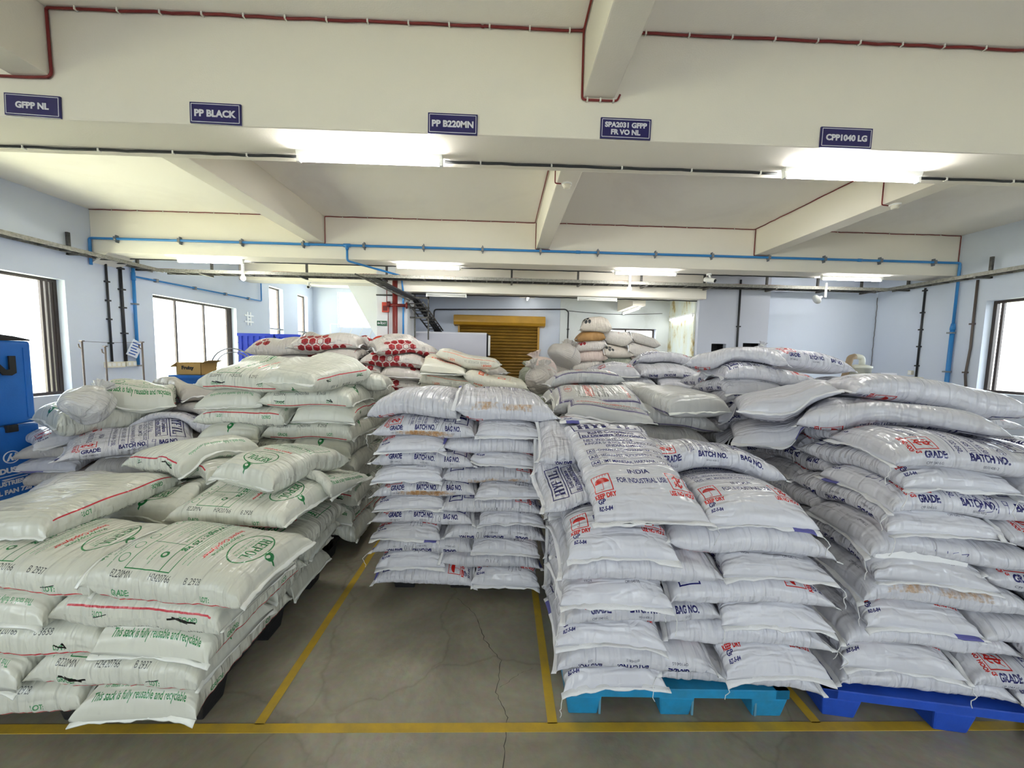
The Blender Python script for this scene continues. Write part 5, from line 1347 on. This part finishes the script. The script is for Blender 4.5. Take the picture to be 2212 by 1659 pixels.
def stack(o, yaw, n, even_left_long, prints, name, group, T=.118, k0=0, spec={}, which=('bl', 'br', 'fl', 'fr'), A=.72, Bw=.50, lean=(0, 0), detail=2, kind='woven_sack', jit=1.0, unseen=lambda k, p: False, tails=False):
    """spec[(layer, pos)] = (print, face, heading) ; heading: 'R' right edge to the front, 'L' left edge, 'B' bottom hem, 'T' top hem.
    unseen(k, pos): sacks the photo shows nothing of only carry the others"""
    place = {'fl': 'front left', 'fr': 'front right', 'bl': 'rear left', 'br': 'rear right'}
    for k in range(k0, n):
        for pos in which:
            x, y, lg = pin(o, yaw, k, pos, even_left_long, A, Bw, lean)
            sp = spec.get((k, pos))
            pr, face, hd = sp if sp else (prints[rnd.randrange(len(prints))], 'bf'[rnd.random() < .5], None)
            if hd is None: hd = rnd.choice('RL') if lg else rnd.choice('BT')
            ya = {'R': -90, 'L': 90, 'B': 0, 'T': 180}[hd] + yaw + rnd.uniform(-3, 3) * jit
            d = detail[pos] if isinstance(detail, dict) else detail
            sack(pr, x + rnd.uniform(-.014, .014) * jit, y + rnd.uniform(-.014, .014) * jit, ya, face, A - .01, Bw, T * rnd.uniform(.95, 1.06),
                 '%s, %s layer, %s of %s' % (LOOK[pr], ORD[k], place[pos], name), group, detail=d, name=kind, tails=tails and pos in ('fl', 'fr'), build=not unseen(k, pos))
LOOK = {'indigo0': 'white sack with indigo print', 'indigo1': 'white sack marked 7/10', 'indigo2': 'white sack marked 2519', 'indigo3': 'white sack with tan grain stain',
        'green0': 'green printed white sack', 'green1': 'green printed sack with black scrawl', 'green2': 'green printed sack with black strokes', 'redhex': 'white sack with red honeycomb',
        'blackhex': 'dusty sack with black honeycomb', 'orange': 'cream sack with orange print', 'framed': 'white sack with violet frame print', 'dull': 'dusty white sack', 'pink': 'pinkish white sack',
        'greyish': 'grey green dusty sack', 'clear': 'milky clear film sack', 'tan': 'brown paper sack'}
P_IND = ['indigo0', 'indigo0', 'indigo1']

# ---- pallets
pallet(-1.89, 2.15, 0, 1.14, 1.12, M['pallet_black'], 'black plastic pallet under the front green printed sacks')
pallet(-1.93, 3.45, 0, 1.14, 1.10, M['pallet_black'], 'black pallet under the second green printed stack')
pallet(-.28, 3.10, 0, .98, 1.06, M['pallet_black'], 'black pallet under the centre stack of white sacks', h=.15)
pallet(.862, 2.18, -1, 1.06, 1.14, M['pallet_teal'], 'teal blue pallet with scuffed feet under the tied white stack', scuff=True)
for x0, x1, y0, y1 in ((-2.5, -1.28, 1.55, 4.1), (-.85, .30, 2.50, 3.6), (.3, 1.5, 1.58, 2.8), (1.5, 2.9, 1.3, 2.7)): hm_box(x0, x1, y0, y1, .15)

# ---- centre stack, twelve layers
sp = {(0, 'fl'): ('indigo0', 'f', 'L'), (0, 'fr'): ('indigo1', 'f', 'B'), (1, 'fl'): ('indigo1', 'f', 'B'), (1, 'fr'): ('indigo1', 'b', 'R'), (2, 'fl'): ('indigo1', 'b', 'L'), (2, 'fr'): ('indigo1', 'b', 'B'),
      (3, 'fl'): ('indigo1', 'f', 'B'), (3, 'fr'): ('indigo1', 'b', 'L'), (4, 'fl'): ('indigo1', 'f', 'R'), (4, 'fr'): ('indigo1', 'b', 'B'), (5, 'fl'): ('indigo1', 'f', 'B'), (5, 'fr'): ('indigo0', 'f', 'L'),
      (6, 'fl'): ('indigo3', 'f', 'R'), (6, 'fr'): ('indigo1', 'b', 'B'), (7, 'fl'): ('indigo0', 'b', 'B'), (7, 'fr'): ('indigo3', 'f', 'L'), (8, 'fl'): ('indigo0', 'f', 'R'), (8, 'fr'): ('indigo0', 'f', 'B'),
      (9, 'fl'): ('indigo0', 'f', 'B'), (9, 'fr'): ('indigo0', 'b', 'R'), (10, 'fl'): ('indigo3', 'f', 'R'), (10, 'fr'): ('indigo0', 'b', 'B')}

# ---- centre stack, twelve layers
G_ = 'white sacks of the centre stack'
sp = {(0, 'fl'): ('indigo0', 'f', 'L'), (0, 'fr'): ('indigo1', 'f', 'B'), (1, 'fl'): ('indigo1', 'f', 'B'), (1, 'fr'): ('indigo1', 'b', 'R'), (2, 'fl'): ('indigo1', 'b', 'L'), (2, 'fr'): ('indigo1', 'b', 'B'),
      (3, 'fl'): ('indigo1', 'f', 'B'), (3, 'fr'): ('indigo1', 'b', 'L'), (4, 'fl'): ('indigo1', 'f', 'R'), (4, 'fr'): ('indigo1', 'b', 'B'), (5, 'fl'): ('indigo1', 'f', 'B'), (5, 'fr'): ('indigo1', 'f', 'L'),
      (6, 'fl'): ('indigo3', 'f', 'R'), (6, 'fr'): ('indigo1', 'b', 'B'), (7, 'fl'): ('indigo0', 'b', 'B'), (7, 'fr'): ('indigo3', 'f', 'L'), (8, 'fl'): ('indigo0', 'f', 'R'), (8, 'fr'): ('indigo0', 'f', 'B'),
      (9, 'fl'): ('indigo0', 'f', 'B'), (9, 'fr'): ('indigo0', 'b', 'R'), (10, 'fl'): ('indigo3', 'f', 'R'), (10, 'fr'): ('indigo0', 'b', 'B')}
stack((-.85, 2.43), 0, 11, True, P_IND, 'centre stack', G_, T=.117, A=.67, Bw=.47, spec=sp, tails=True, unseen=lambda k, p: p in ('br', 'bl') and k < 10)
sack('indigo0', .02, 3.18, 92, 'f', L=.70, T=.15, label='white sack with sideways indigo print, rear top of the centre stack', group=G_)
sack('indigo0', -.56, 2.72, -100, 'b', L=.60, W=.52, T=.185, label='plump blank sack on the left top of centre stack', group=G_)
sack('indigo3', .02, 2.70, -87, 'b', L=.66, W=.52, T=.165, label='plump blank sack with tan grains on right top of centre stack', group=G_)

# ---- white stack on the teal pallet
sp = {(0, 'fl'): ('indigo0', 'f', 'B'), (0, 'fr'): ('indigo0', 'b', 'R'), (1, 'fl'): ('indigo0', 'b', 'L'), (1, 'fr'): ('indigo0', 'f', 'B'), (2, 'fl'): ('indigo0', 'f', 'B'), (2, 'fr'): ('indigo0', 'b', 'R'),
      (3, 'fl'): ('indigo0', 'f', 'R'), (3, 'fr'): ('indigo0', 'b', 'T'), (4, 'fl'): ('indigo0', 'b', 'B'), (4, 'fr'): ('indigo0', 'f', 'L'), (5, 'fl'): ('indigo0', 'b', 'R'), (5, 'fr'): ('indigo0', 'b', 'B'),
      (6, 'fl'): ('indigo0', 'f', 'B'), (6, 'fr'): ('indigo0', 'b', 'R')}
TC = 'white sacks on the teal pallet'
stack((.29, 1.58), -1, 7, False, ['indigo0'], 'the teal pallet stack', TC, T=.129, spec=sp, tails=True, unseen=lambda k, p: p == 'br' and k < 6)
sack('indigo0', .58, 2.40, 88, 'f', T=.12, label='sack showing large indigo name at left rear of teal pallet stack', group=TC)
sack('indigo0', .53, 2.00, 92, 'f', L=.62, W=.44, T=.10, label='sack with large sideways indigo name under the leaning sack', group=TC)
sack('indigo0', 1.20, 1.96, -3, 'f', T=.13, label='white sack with red marks beside the leaning sack on teal pallet', group=TC, tails=True)
sack('indigo0', .56, 2.28, 86, 'b', L=.64, T=.11, W=.42, label='blank white sack behind the leaning sack on teal pallet', group=TC)
sack('indigo0', .60, 2.76, 4, 'f', L=.66, T=.12, label='white sack whose company name peeps out behind the leaning sack', group=TC)
sack('indigo0', 1.20, 2.24, -98, 'f', T=.16, L=.74, W=.52, label='plump sack reading BATCH NO. on right top of teal pallet stack', group=TC)
sack('indigo0', .67, 2.0, 2, 'f', T=.135, L=.80, W=.56, z=1.05, pitch=17.5, hem_h=.3, label='large leaning sack with full address print at front of teal pallet stack', group=TC, tails=True)

# ---- front green printed stack
GA = 'green printed sacks of the front stack'
sp = {(0, 'fl'): ('green0', 'f', 'R'), (0, 'fr'): ('green0', 'f', 'B'), (1, 'fl'): ('green0', 'b', 'B'), (1, 'fr'): ('green1', 'f', 'R'), (2, 'fl'): ('green2', 'f', 'R'), (2, 'fr'): ('green0', 'f', 'B'),
      (3, 'fl'): ('green0', 'b', 'B'), (3, 'fr'): ('green1', 'b', 'L')}
P_GR = ['green0', 'green1', 'green2']
stack((-2.49, 1.48), 0, 4, True, P_GR, 'the front green stack', GA, T=.146, spec=sp, kind='plastic_sack', lean=(.045, 0), unseen=lambda k, p: p == 'bl')
sack('green0', -1.60, 2.44, -94, 'b', T=.13, label='green printed sack deep in front stack below the inverted brand sack', group=GA, name='plastic_sack')
sack('green0', -2.06, 2.46, 176, 'f', L=.66, T=.13, label='sack whose green oval brand shows upside down between front sacks', group=GA, name='plastic_sack')
sack('green1', -2.03, 1.74, -91, 'f', L=.70, T=.14, label='wrinkled sack coded B 2937 at the left edge of front stack', group=GA, name='plastic_sack')
sack('green0', -1.36, 1.73, -93, 'f', L=.65, W=.53, T=.15, label='large front sack coded B 2928 with green oval brand uppermost', group=GA, name='plastic_sack')
sack('green0', -1.46, 2.21, -95, 'f', L=.65, W=.49, T=.135, label='green branded sack directly behind the large front sack', group=GA, name='plastic_sack')
sack('green0', -2.32, 2.02, 181, 'b', L=.72, W=.58, T=.15, z=.775, roll=-1.5, label='blank sack with red line lying lengthwise on left of front stack', group=GA, name='plastic_sack')
sack('green0', -2.05, 2.66, 66, 'b', T=.13, label='green printed sack hidden under the sack with inverted GRADE', group=GA, name='plastic_sack')
sack('green1', -2.14, 2.60, 66, 'b', L=.62, W=.50, T=.16, label='blank sack with inverted GRADE and LOT beside the upside down brand', group=GA, name='plastic_sack')
sack('green1', -1.36, 2.60, 80, 'f', L=.66, T=.11, label='green printed sack carrying the upside down brand sack', group=GA, name='plastic_sack')
sack('green0', -1.40, 2.42, 164, 'f', L=.60, W=.46, T=.16, label='sack with upside down green oval brand turned towards the camera', group=GA, name='plastic_sack')

# ---- second green printed stack
GB = 'green printed sacks of the second stack'
sp = {(6, 'fl'): ('green0', 'f', 'T'), (6, 'fr'): ('green0', 'f', 'R'), (7, 'fl'): ('green0', 'b', 'L'), (7, 'fr'): ('green2', 'b', 'T'), (8, 'fl'): ('green0', 'b', 'B'), (8, 'fr'): ('green2', 'f', 'R')}
stack((-2.42, 2.98), 0, 9, False, P_GR, 'second green stack', GB, T=.154, spec=sp, kind='plastic_sack', unseen=lambda k, p: p == 'bl' or (p == 'fl' and k < 5))
sack('green1', -1.45, 3.55, -80, 'b', T=.14, label='folded green printed sack at rear right top of second green stack', group=GB, name='plastic_sack')
sack('green0', -2.05, 3.62, 95, 'f', T=.14, label='green printed sack at rear left top under red honeycomb sacks', group=GB, name='plastic_sack')
sack('green1', -2.05, 3.22, -98, 'f', L=.72, W=.52, T=.18, label='plump sack with black scrawl on left top of second green stack', group=GB, name='plastic_sack')
sack('green2', -1.50, 3.12, 164, 'b', L=.66, W=.48, T=.18, label='plump blank sack with red line on right top of second green stack', group=GB, name='plastic_sack')

# ---- red honeycomb stacks
GR = 'red honeycomb sacks'
sp = {(11, 'fr'): ('redhex', 'f', 'R'), (10, 'fr'): ('redhex', 'f', 'T'), (9, 'fr'): ('redhex', 'f', 'R')}
stack((-2.10, 4.20), 0, 12, True, ['redhex'], 'the red honeycomb stack', GR, T=.158, spec=sp, detail=1, unseen=lambda k, p: p == 'bl' or (p == 'fl' and k < 10) or (p == 'br' and k < 2))
stack((-3.42, 4.34), 2, 12, False, ['redhex'], 'window side honeycomb stack', GR, T=.158, detail=1, unseen=lambda k, p: p != 'fr' or k < 8)
sack('redhex', -2.62, 4.62, 100, 'f', T=.19, label='topmost red honeycomb sack at the window end', group=GR, detail=2)
sack('redhex', -2.03, 4.46, -84, 'f', T=.19, label='topmost red honeycomb sack marked 2213 in the middle', group=GR, detail=2)
sack('redhex', -1.45, 4.80, 82, 'f', T=.19, label='topmost red honeycomb sack near the pillar', group=GR, detail=2)
sack('redhex', -1.18, 4.50, -60, 'f', T=.16, label='red honeycomb sack tipped towards the aisle with upturned corner', group=GR, detail=2)
stack((-1.75, 5.60), 0, 12, True, ['redhex'], 'rear honeycomb stack', GR, T=.150, detail=1, unseen=lambda k, p: p != 'fr' or k < 6)
sack('redhex', -1.20, 5.80, -70, 'f', T=.13, label='red honeycomb sack crowning the rear honeycomb stack', group=GR, detail=1)

# ---- orange printed stack behind the centre
GO = 'cream sacks with orange print'
sp = {(10, 'fl'): ('orange', 'b', 'L'), (10, 'fr'): ('orange', 'f', 'T'), (11, 'fl'): ('orange', 'f', 'T'), (11, 'fr'): ('orange', 'f', 'L')}
stack((-.92, 4.12), 0, 12, True, ['orange'], 'orange printed stack', GO, T=.128, spec=sp, detail=1, unseen=lambda k, p: k < 9, kind='plastic_sack')
sack('orange', -.40, 4.50, 90, 'b', T=.15, label='topmost cream sack with inverted ink code and orange words', group=GO, name='plastic_sack', detail=2)

# ---- framed sacks behind the teal pallet
GD = 'white sacks with violet frame'
stack((.52, 2.98), -2, 8, True, ['framed'], 'violet frame stack', GD, T=.158, detail=1, unseen=lambda k, p: p in ('br', 'bl') or k < 6)
sack('framed', .86, 3.13, -2, 'f', L=.52, W=.72, T=.16, label='violet framed sack with red company line under the top framed sack', group=GD)
sack('framed', 1.46, 3.26, -92, 'b', L=.70, T=.16, label='violet framed sack under the glossy blank sack', group=GD)
sack('framed', .84, 3.80, 92, 'b', T=.16, label='violet framed sack third down in the rear of the framed row', group=GD)
sack('framed', 1.50, 3.84, 88, 'b', T=.16, label='blank framed sack low behind the glossy blank sack', group=GD)
sack('framed', .80, 3.76, 88, 'f', T=.17, label='violet framed sack second from front in the framed row', group=GD)
sack('framed', 1.50, 3.80, -90, 'b', T=.18, label='blank sack behind the glossy blank sack', group=GD)
sack('framed', .82, 3.25, 85, 'f', L=.74, W=.56, T=.18, name='plastic_sack', z=1.235, roll=8, pitch=-1.5, label='top framed sack with red sideways name nearest the camera', group=GD)
sack('framed', 1.50, 3.20, 8, 'b', L=.68, W=.54, T=.20, z=1.235, pitch=3, roll=1, name='plastic_sack', hem_h=.3, label='glossy blank white sack beside the top framed sack', group=GD)
sack('framed', .84, 3.92, 92, 'f', T=.16, label='rearmost framed sack with violet corner at the top of its row', group=GD)

# ---- big stack on the cobalt pallet
GE = 'white sacks on the cobalt pallet'
pallet(2.19, 2.08, -9, 1.12, 1.12, M['pallet_blue'], 'cobalt blue pallet under the tall leaning white stack')
sp = {(0, 'fl'): ('indigo0', 'b', 'R'), (1, 'fl'): ('indigo0', 'f', 'B'), (2, 'fl'): ('indigo0', 'b', 'R'), (3, 'fl'): ('indigo0', 'f', 'B'), (4, 'fl'): ('indigo3', 'b', 'R'), (5, 'fl'): ('indigo0', 'b', 'B'), (6, 'fl'): ('indigo2', 'b', 'R'),
      (7, 'fl'): ('indigo0', 'b', 'B'), (8, 'fl'): ('indigo2', 'f', 'R'), (9, 'fl'): ('indigo0', 'f', 'B'), (10, 'fl'): ('indigo0', 'f', 'R'), (9, 'fr'): ('indigo0', 'b', 'R'), (10, 'fr'): ('indigo0', 'f', 'T')}
stack((1.60, 1.60), -9, 11, True, ['indigo0', 'indigo0', 'indigo2'], 'the cobalt pallet stack', GE, T=.122, spec=sp, lean=(.026, .009), unseen=lambda k, p: p == 'br', tails=True)
sack('indigo0', 2.28, 2.14, 228, 'b', L=.78, W=.58, T=.16, label='large blank sack with corner towards the camera near top of cobalt stack', group=GE)
sack('indigo0', 2.55, 2.30, 258, 'b', L=.86, W=.58, T=.19, label='very plump topmost sack of the cobalt stack with red marks below', group=GE)
sack('indigo0', 2.0, 2.72, 150, 'b', T=.15, label='sack sandwiched behind the cornerwise sack of cobalt stack', group=GE)
sack('indigo0', 1.98, 2.62, 150, 'b', L=.74, W=.54, T=.18, label='blank sack behind and left of the topmost cobalt stack sack', group=GE)

# ---- stacks behind it
GF = 'white sacks behind the cobalt pallet'
stack((1.72, 3.06), -9, 12, False, ['indigo0'], 'stack behind the cobalt pallet', GF, T=.140, lean=(.012, .0), unseen=lambda k, p: p == 'br' or (p == 'fr' and k < 10) or (p in ('fl', 'bl') and k < 5), detail={'fl': 2, 'bl': 1, 'fr': 2, 'br': 1})
sack('indigo0', 2.12, 3.40, 240, 'b', L=.74, W=.54, T=.16, label='blank plump sack crowning the stack behind the cobalt pallet', group=GF)
sack('indigo0', 2.80, 3.55, -82, 'f', L=.80, W=.52, T=.20, z=1.60, pitch=-6, label='printed sack lying high behind the cobalt stack before the recess wall', group=GF)
stack((3.05, 2.98), -6, 12, True, ['indigo0'], 'outer stack before the right window', GF, T=.118, unseen=lambda k, p: p in ('br', 'bl') or k < 9, detail=1)
stack((1.10, 4.34), -2, 12, True, ['indigo0'], 'stack behind violet frames', GF, T=.155, unseen=lambda k, p: p in ('br', 'bl') or k < 8, detail=1)
stack((2.40, 4.50), -4, 12, True, ['indigo0'], 'farther stack before grey block', GF, T=.150, unseen=lambda k, p: p in ('br', 'bl') or k < 10, detail=1)
sack('indigo0', 2.05, 4.75, 85, 'f', T=.16, label='printed sack on top between framed row and grey wall block', group=GF, detail=1)
sack('indigo0', 2.85, 4.75, 92, 'b', T=.15, label='blank sack on top nearest the grey wall block', group=GF, detail=1)

# ---- dusty pile by the blue boxes
GP = 'dusty sacks piled by the blue boxes'
stack((-4.05, 3.12), 6, 7, True, ['indigo0', 'dull', 'indigo2'], 'the dusty pile', GP, T=.145, unseen=lambda k, p: p in ('br', 'bl'), detail=1)
sack('indigo2', -3.18, 3.24, -48, 'f', L=.78, W=.56, T=.15, label='dusty sack reading GRADE with handwritten number on the pile', group=GP)
sack('indigo0', -3.92, 3.40, 60, 'f', T=.13, label='dusty indigo printed sack next to blue box under the clear bag', group=GP)
sack('indigo0', -3.05, 3.72, 100, 'f', T=.13, label='indigo printed sack at rear right of the dusty pile', group=GP)
sack('dull', -2.92, 3.86, 70, 'b', L=.80, T=.13, label='long pale sack lying across rear of the dusty pile', group=GP)
sack('green0', -3.62, 3.40, 155, 'f', L=.62, T=.22, label='green printed sack leaning on the left of dusty pile', group=GP, name='plastic_sack')
sack('green1', -3.50, 3.74, 35, 'f', L=.76, T=.26, slump=3, label='bulging green printed sack topmost on the dusty pile', group=GP, name='plastic_sack')
sack('dull', -3.30, 4.05, 60, 'b', T=.18, label='pale crumpled sack behind topmost sack of the dusty pile', group=GP)
for k in range(4): sack('clear', -3.0, 2.64, 15 + 30 * k, 'b', L=.55, W=.42, T=.17, label='milky film sack, %s under the clear sack by blue boxes' % ORD[k], group=GP, detail=1)
sack('clear', -2.98, 2.62, 20, 'b', L=.52, W=.45, T=.19, label='clear film sack low between blue boxes and front stack', group=GP, detail=2)

m = MB(); m.box(-.20, .20, -.03, .06, -.045, .045)
o = m.build('film_packet', mat('white_packing_film', (.82, .82, .84), .25, bump=.8, bscale=24), bevel=.02, seg=3); o.location = (1.985, 1.66, .805); o.rotation_euler = (0.05, .03, math.radians(-9)); tag(o, 'folded white film packet tucked into front of the cobalt pallet stack', 'packet')
# ================================================================== THE OLD SACKS AT THE FAR SIDE
GH = 'old dusty sacks heaped at the far side'
def tied(print_, x, y, z, r, h, label, group, seed=1, tilt=(0, 0), name='tied_sack'):
    """a bundle gathered and tied at the neck"""
    rng = np.random.default_rng(seed); root = empty(name, (x, y, z)); root.rotation_euler = (math.radians(tilt[0]), math.radians(tilt[1]), rng.uniform(0, 6)); tag(root, label, 'sack', group)
    prof = [(.55, 0), (.88, .06), (1, .25), (1.0, .42), (.9, .60), (.66, .70), (.30, .78), (.15, .81), (.26, .88), (.46, 1.0)]
    seg = 40; ph = rng.uniform(0, 6, 4); vs = []
    for i, (a, b) in enumerate(prof):
        amp = .025 + .22 * max(0, b - .30) * (1.5 if b > .7 else 1)
        for k in range(seg):
            t = 2 * PI * k / seg
            rr = a * r * (1 + amp * (math.sin(11 * t + ph[0]) * .6 + math.sin(17 * t + ph[1]) * .4) + .16 * math.sin(2 * t + ph[2] + b * 2) + .11 * math.sin(3 * t + ph[3] + b * 5) + .05 * math.sin(7 * t + ph[1] + b * 9))
            vs.append((rr * math.cos(t), rr * math.sin(t), b * h + (.03 * r * math.sin(5 * t + ph[2]) if b > .9 else 0)))
    fs = []; n = len(prof)
    for i in range(n - 1):
        for k in range(seg): fs.append((i * seg + k, i * seg + (k + 1) % seg, (i + 1) * seg + (k + 1) % seg, (i + 1) * seg + k))
    fs.append(tuple(range(seg))); b = MB(); b.add(vs, fs, True); o = b.build('sack_body', PRINT[print_], root)
    uv = o.data.uv_layers.new(name='UVMap')
    for l in o.data.loops: 
        c = o.data.vertices[l.vertex_index].co; uv.data[l.index].uv = (math.atan2(c.y, c.x) / (2 * PI) + .5, c.z / h)
    sub = o.modifiers.new('smooth', 'SUBSURF'); sub.levels = sub.render_levels = 1
    m = MB(); m.tube([(r * .15 * math.cos(a), r * .15 * math.sin(a), h * .86) for a in np.linspace(0, 2 * PI, 17)], .012, 6); m.build('tie_cord', M['thread'], root)
    return root
def old(print_, x, y, z, yaw, label, L=.66, W=.48, T=.24, face='f', **k):
    return sack(print_, x, y, yaw, face, L, W, T, label, GH, detail=1, hem_h=.4, sag=.12, slump=2, **k)
def heap(cols, n, prints, T, where):
    for k in range(n):
        for c_, (x, y) in enumerate(cols):
            pr = prints[(c_ * 3 + k * 2) % len(prints)]
            old(pr, x + rnd.uniform(-.08, .08), y + rnd.uniform(-.08, .08), 0, rnd.choice((90, -90)) + rnd.uniform(-22, 22), '%s, %s layer of heap column %s' % (LOOK[pr], ORD[k], where[c_]), T=T * rnd.uniform(.9, 1.1), L=rnd.uniform(.64, .76), W=rnd.uniform(.48, .56))
heap([(1.30, 8.75), (1.98, 8.55), (2.62, 8.6), (3.26, 8.6)], 7, ['dull', 'pink', 'greyish', 'dull'], .25, ('before the shutter', 'beside the shutter', 'under the window', 'by the damp wall'))
old('pink', 1.98, 8.50, 0, 92, 'smooth pinkish sack low in the window heap', T=.25); old('blackhex', 2.55, 8.45, 0, 97, 'black honeycomb sack at middle height of window heap', T=.22); old('dull', 3.18, 8.5, 0, -86, 'large dusty lettered sack right in the window heap', L=.80, T=.27)
old('redhex', 1.95, 8.50, 0, 90, 'sack with red print in the middle of window heap', T=.24); old('dull', 2.55, 8.55, 0, 80, 'plump dusty sack near top of the window heap', L=.7, T=.30); old('dull', 3.2, 8.60, 0, 96, 'flat dusty sack at the top right of window heap', T=.24)
old('tan', 1.95, 8.50, 0, 88, 'tan brown paper sack near top of window heap', T=.22, L=.60); old('blackhex', 2.08, 8.50, 0, 80, 'topmost black honeycomb sack of the window heap', T=.32, W=.54)
tied('dull', 2.72, 8.2, 1.20, .26, .46, 'dusty sack tied into a ball facing out of window heap', GH, 5, (70, 0))
tied('dull', 1.36, 8.4, 1.50, .38, .60, 'big white bundle knotted with dark cord left in the window heap', GH, 7, (12, -35))
tied('pink', .80, 7.2, 1.22, .26, .58, 'pinkish white tied bundle at the left foot of window heap', GH, 9, (18, -10))
for i in range(6): old('dull', .80, 7.25, 0, 80 + 8 * i, 'dusty sack, %s below the pinkish tied bundle' % ORD[i], T=.25)
# olive bundles by the damp wall
for i in range(6): old('greyish', 4.15, 8.15, 0, 90 + 6 * i, 'grey green sack, %s layer by the damp wall' % ORD[i], T=.25, L=.74)
old('greyish', 4.12, 8.12, 1.5, 78, 'grey green bundle on the damp wall pile', T=.27, L=.8); old('greyish', 4.2, 8.15, 1.76, 100, 'topmost olive sack of the damp wall pile', T=.22, L=.66)
tied('dull', 3.95, 7.85, 1.42, .2, .36, 'lilac white tied bundle in front of damp wall pile', GH, 12, (40, 10))
r = empty('blue_bowl', (3.72, 7.5, 1.46)); tag(r, 'dark blue bowl rim showing left of the damp wall pile', 'bowl'); m = MB(); m.lathe([(.12, 0), (.22, .10), (.24, .14), (.22, .14), (.2, .1)], (0, 0, 0), 20); m.build('bowl_body', M['crate_blue'], r)
for i in range(6): old('dull', 3.72, 7.5, 0, 85 + 5 * i, 'dusty sack, %s beneath the blue bowl' % ORD[i], T=.24)
# grey bundles between the orange and the framed stacks
for c_, (x, y) in enumerate(((.66, 5.0), (.64, 5.8))):
    for k in range(6): old(('dull', 'greyish')[k % 2], x, y, 0, 92 + rnd.uniform(-10, 10), '%s, %s layer of %s' % (LOOK[('dull', 'greyish')[k % 2]], ORD[k], ('narrow column behind the centre stack', 'second column towards the shutter', 'column behind the orange stack')[c_]), T=.235)
tied('dull', .56, 5.0, 1.22, .20, .46, 'white crumpled tied sack between orange stack and framed row', GH, 21, (25, 20))
tied('greyish', .44, 5.7, 1.22, .19, .40, 'small grey tied bundle before the shutter foot', GH, 23, (20, -20)); tied('dull', .68, 5.85, 1.22, .2, .45, 'pale tied bundle with raised flap before the shutter', GH, 25, (-20, 30))
for k in range(6): old('dull', -.25, 5.78, 0, 88 + 4 * k, 'dusty sack, %s layer behind the orange stack' % ORD[k], T=.236)
old('dull', -.30, 5.78, 0, 70, 'pale sack just behind the top orange sack', T=.2)
old('blackhex', .70, 6.5, 0, 95, 'dusty black honeycomb sack low before the shutter', T=.2)
for k in range(3): sack('dull', .62, 4.50 + .02 * k, 10 + 5 * k, 'b', .55, .4, .2, 'dusty sack, %s in the gap behind the centre stack' % ORD[k], GH, detail=1, sag=.1)
# knotted clear bag on the dusty pile
tied('clear', -3.36, 3.02, 1.14, .14, .40, 'milky clear bag with twisted neck on the dusty pile', GP, 31, (-15, -55))
tied('indigo0', 2.40, 3.52, 1.68, .07, .20, 'gathered neck of white film standing behind topmost sacks', GF, 33, (0, -20), name='film_bundle')
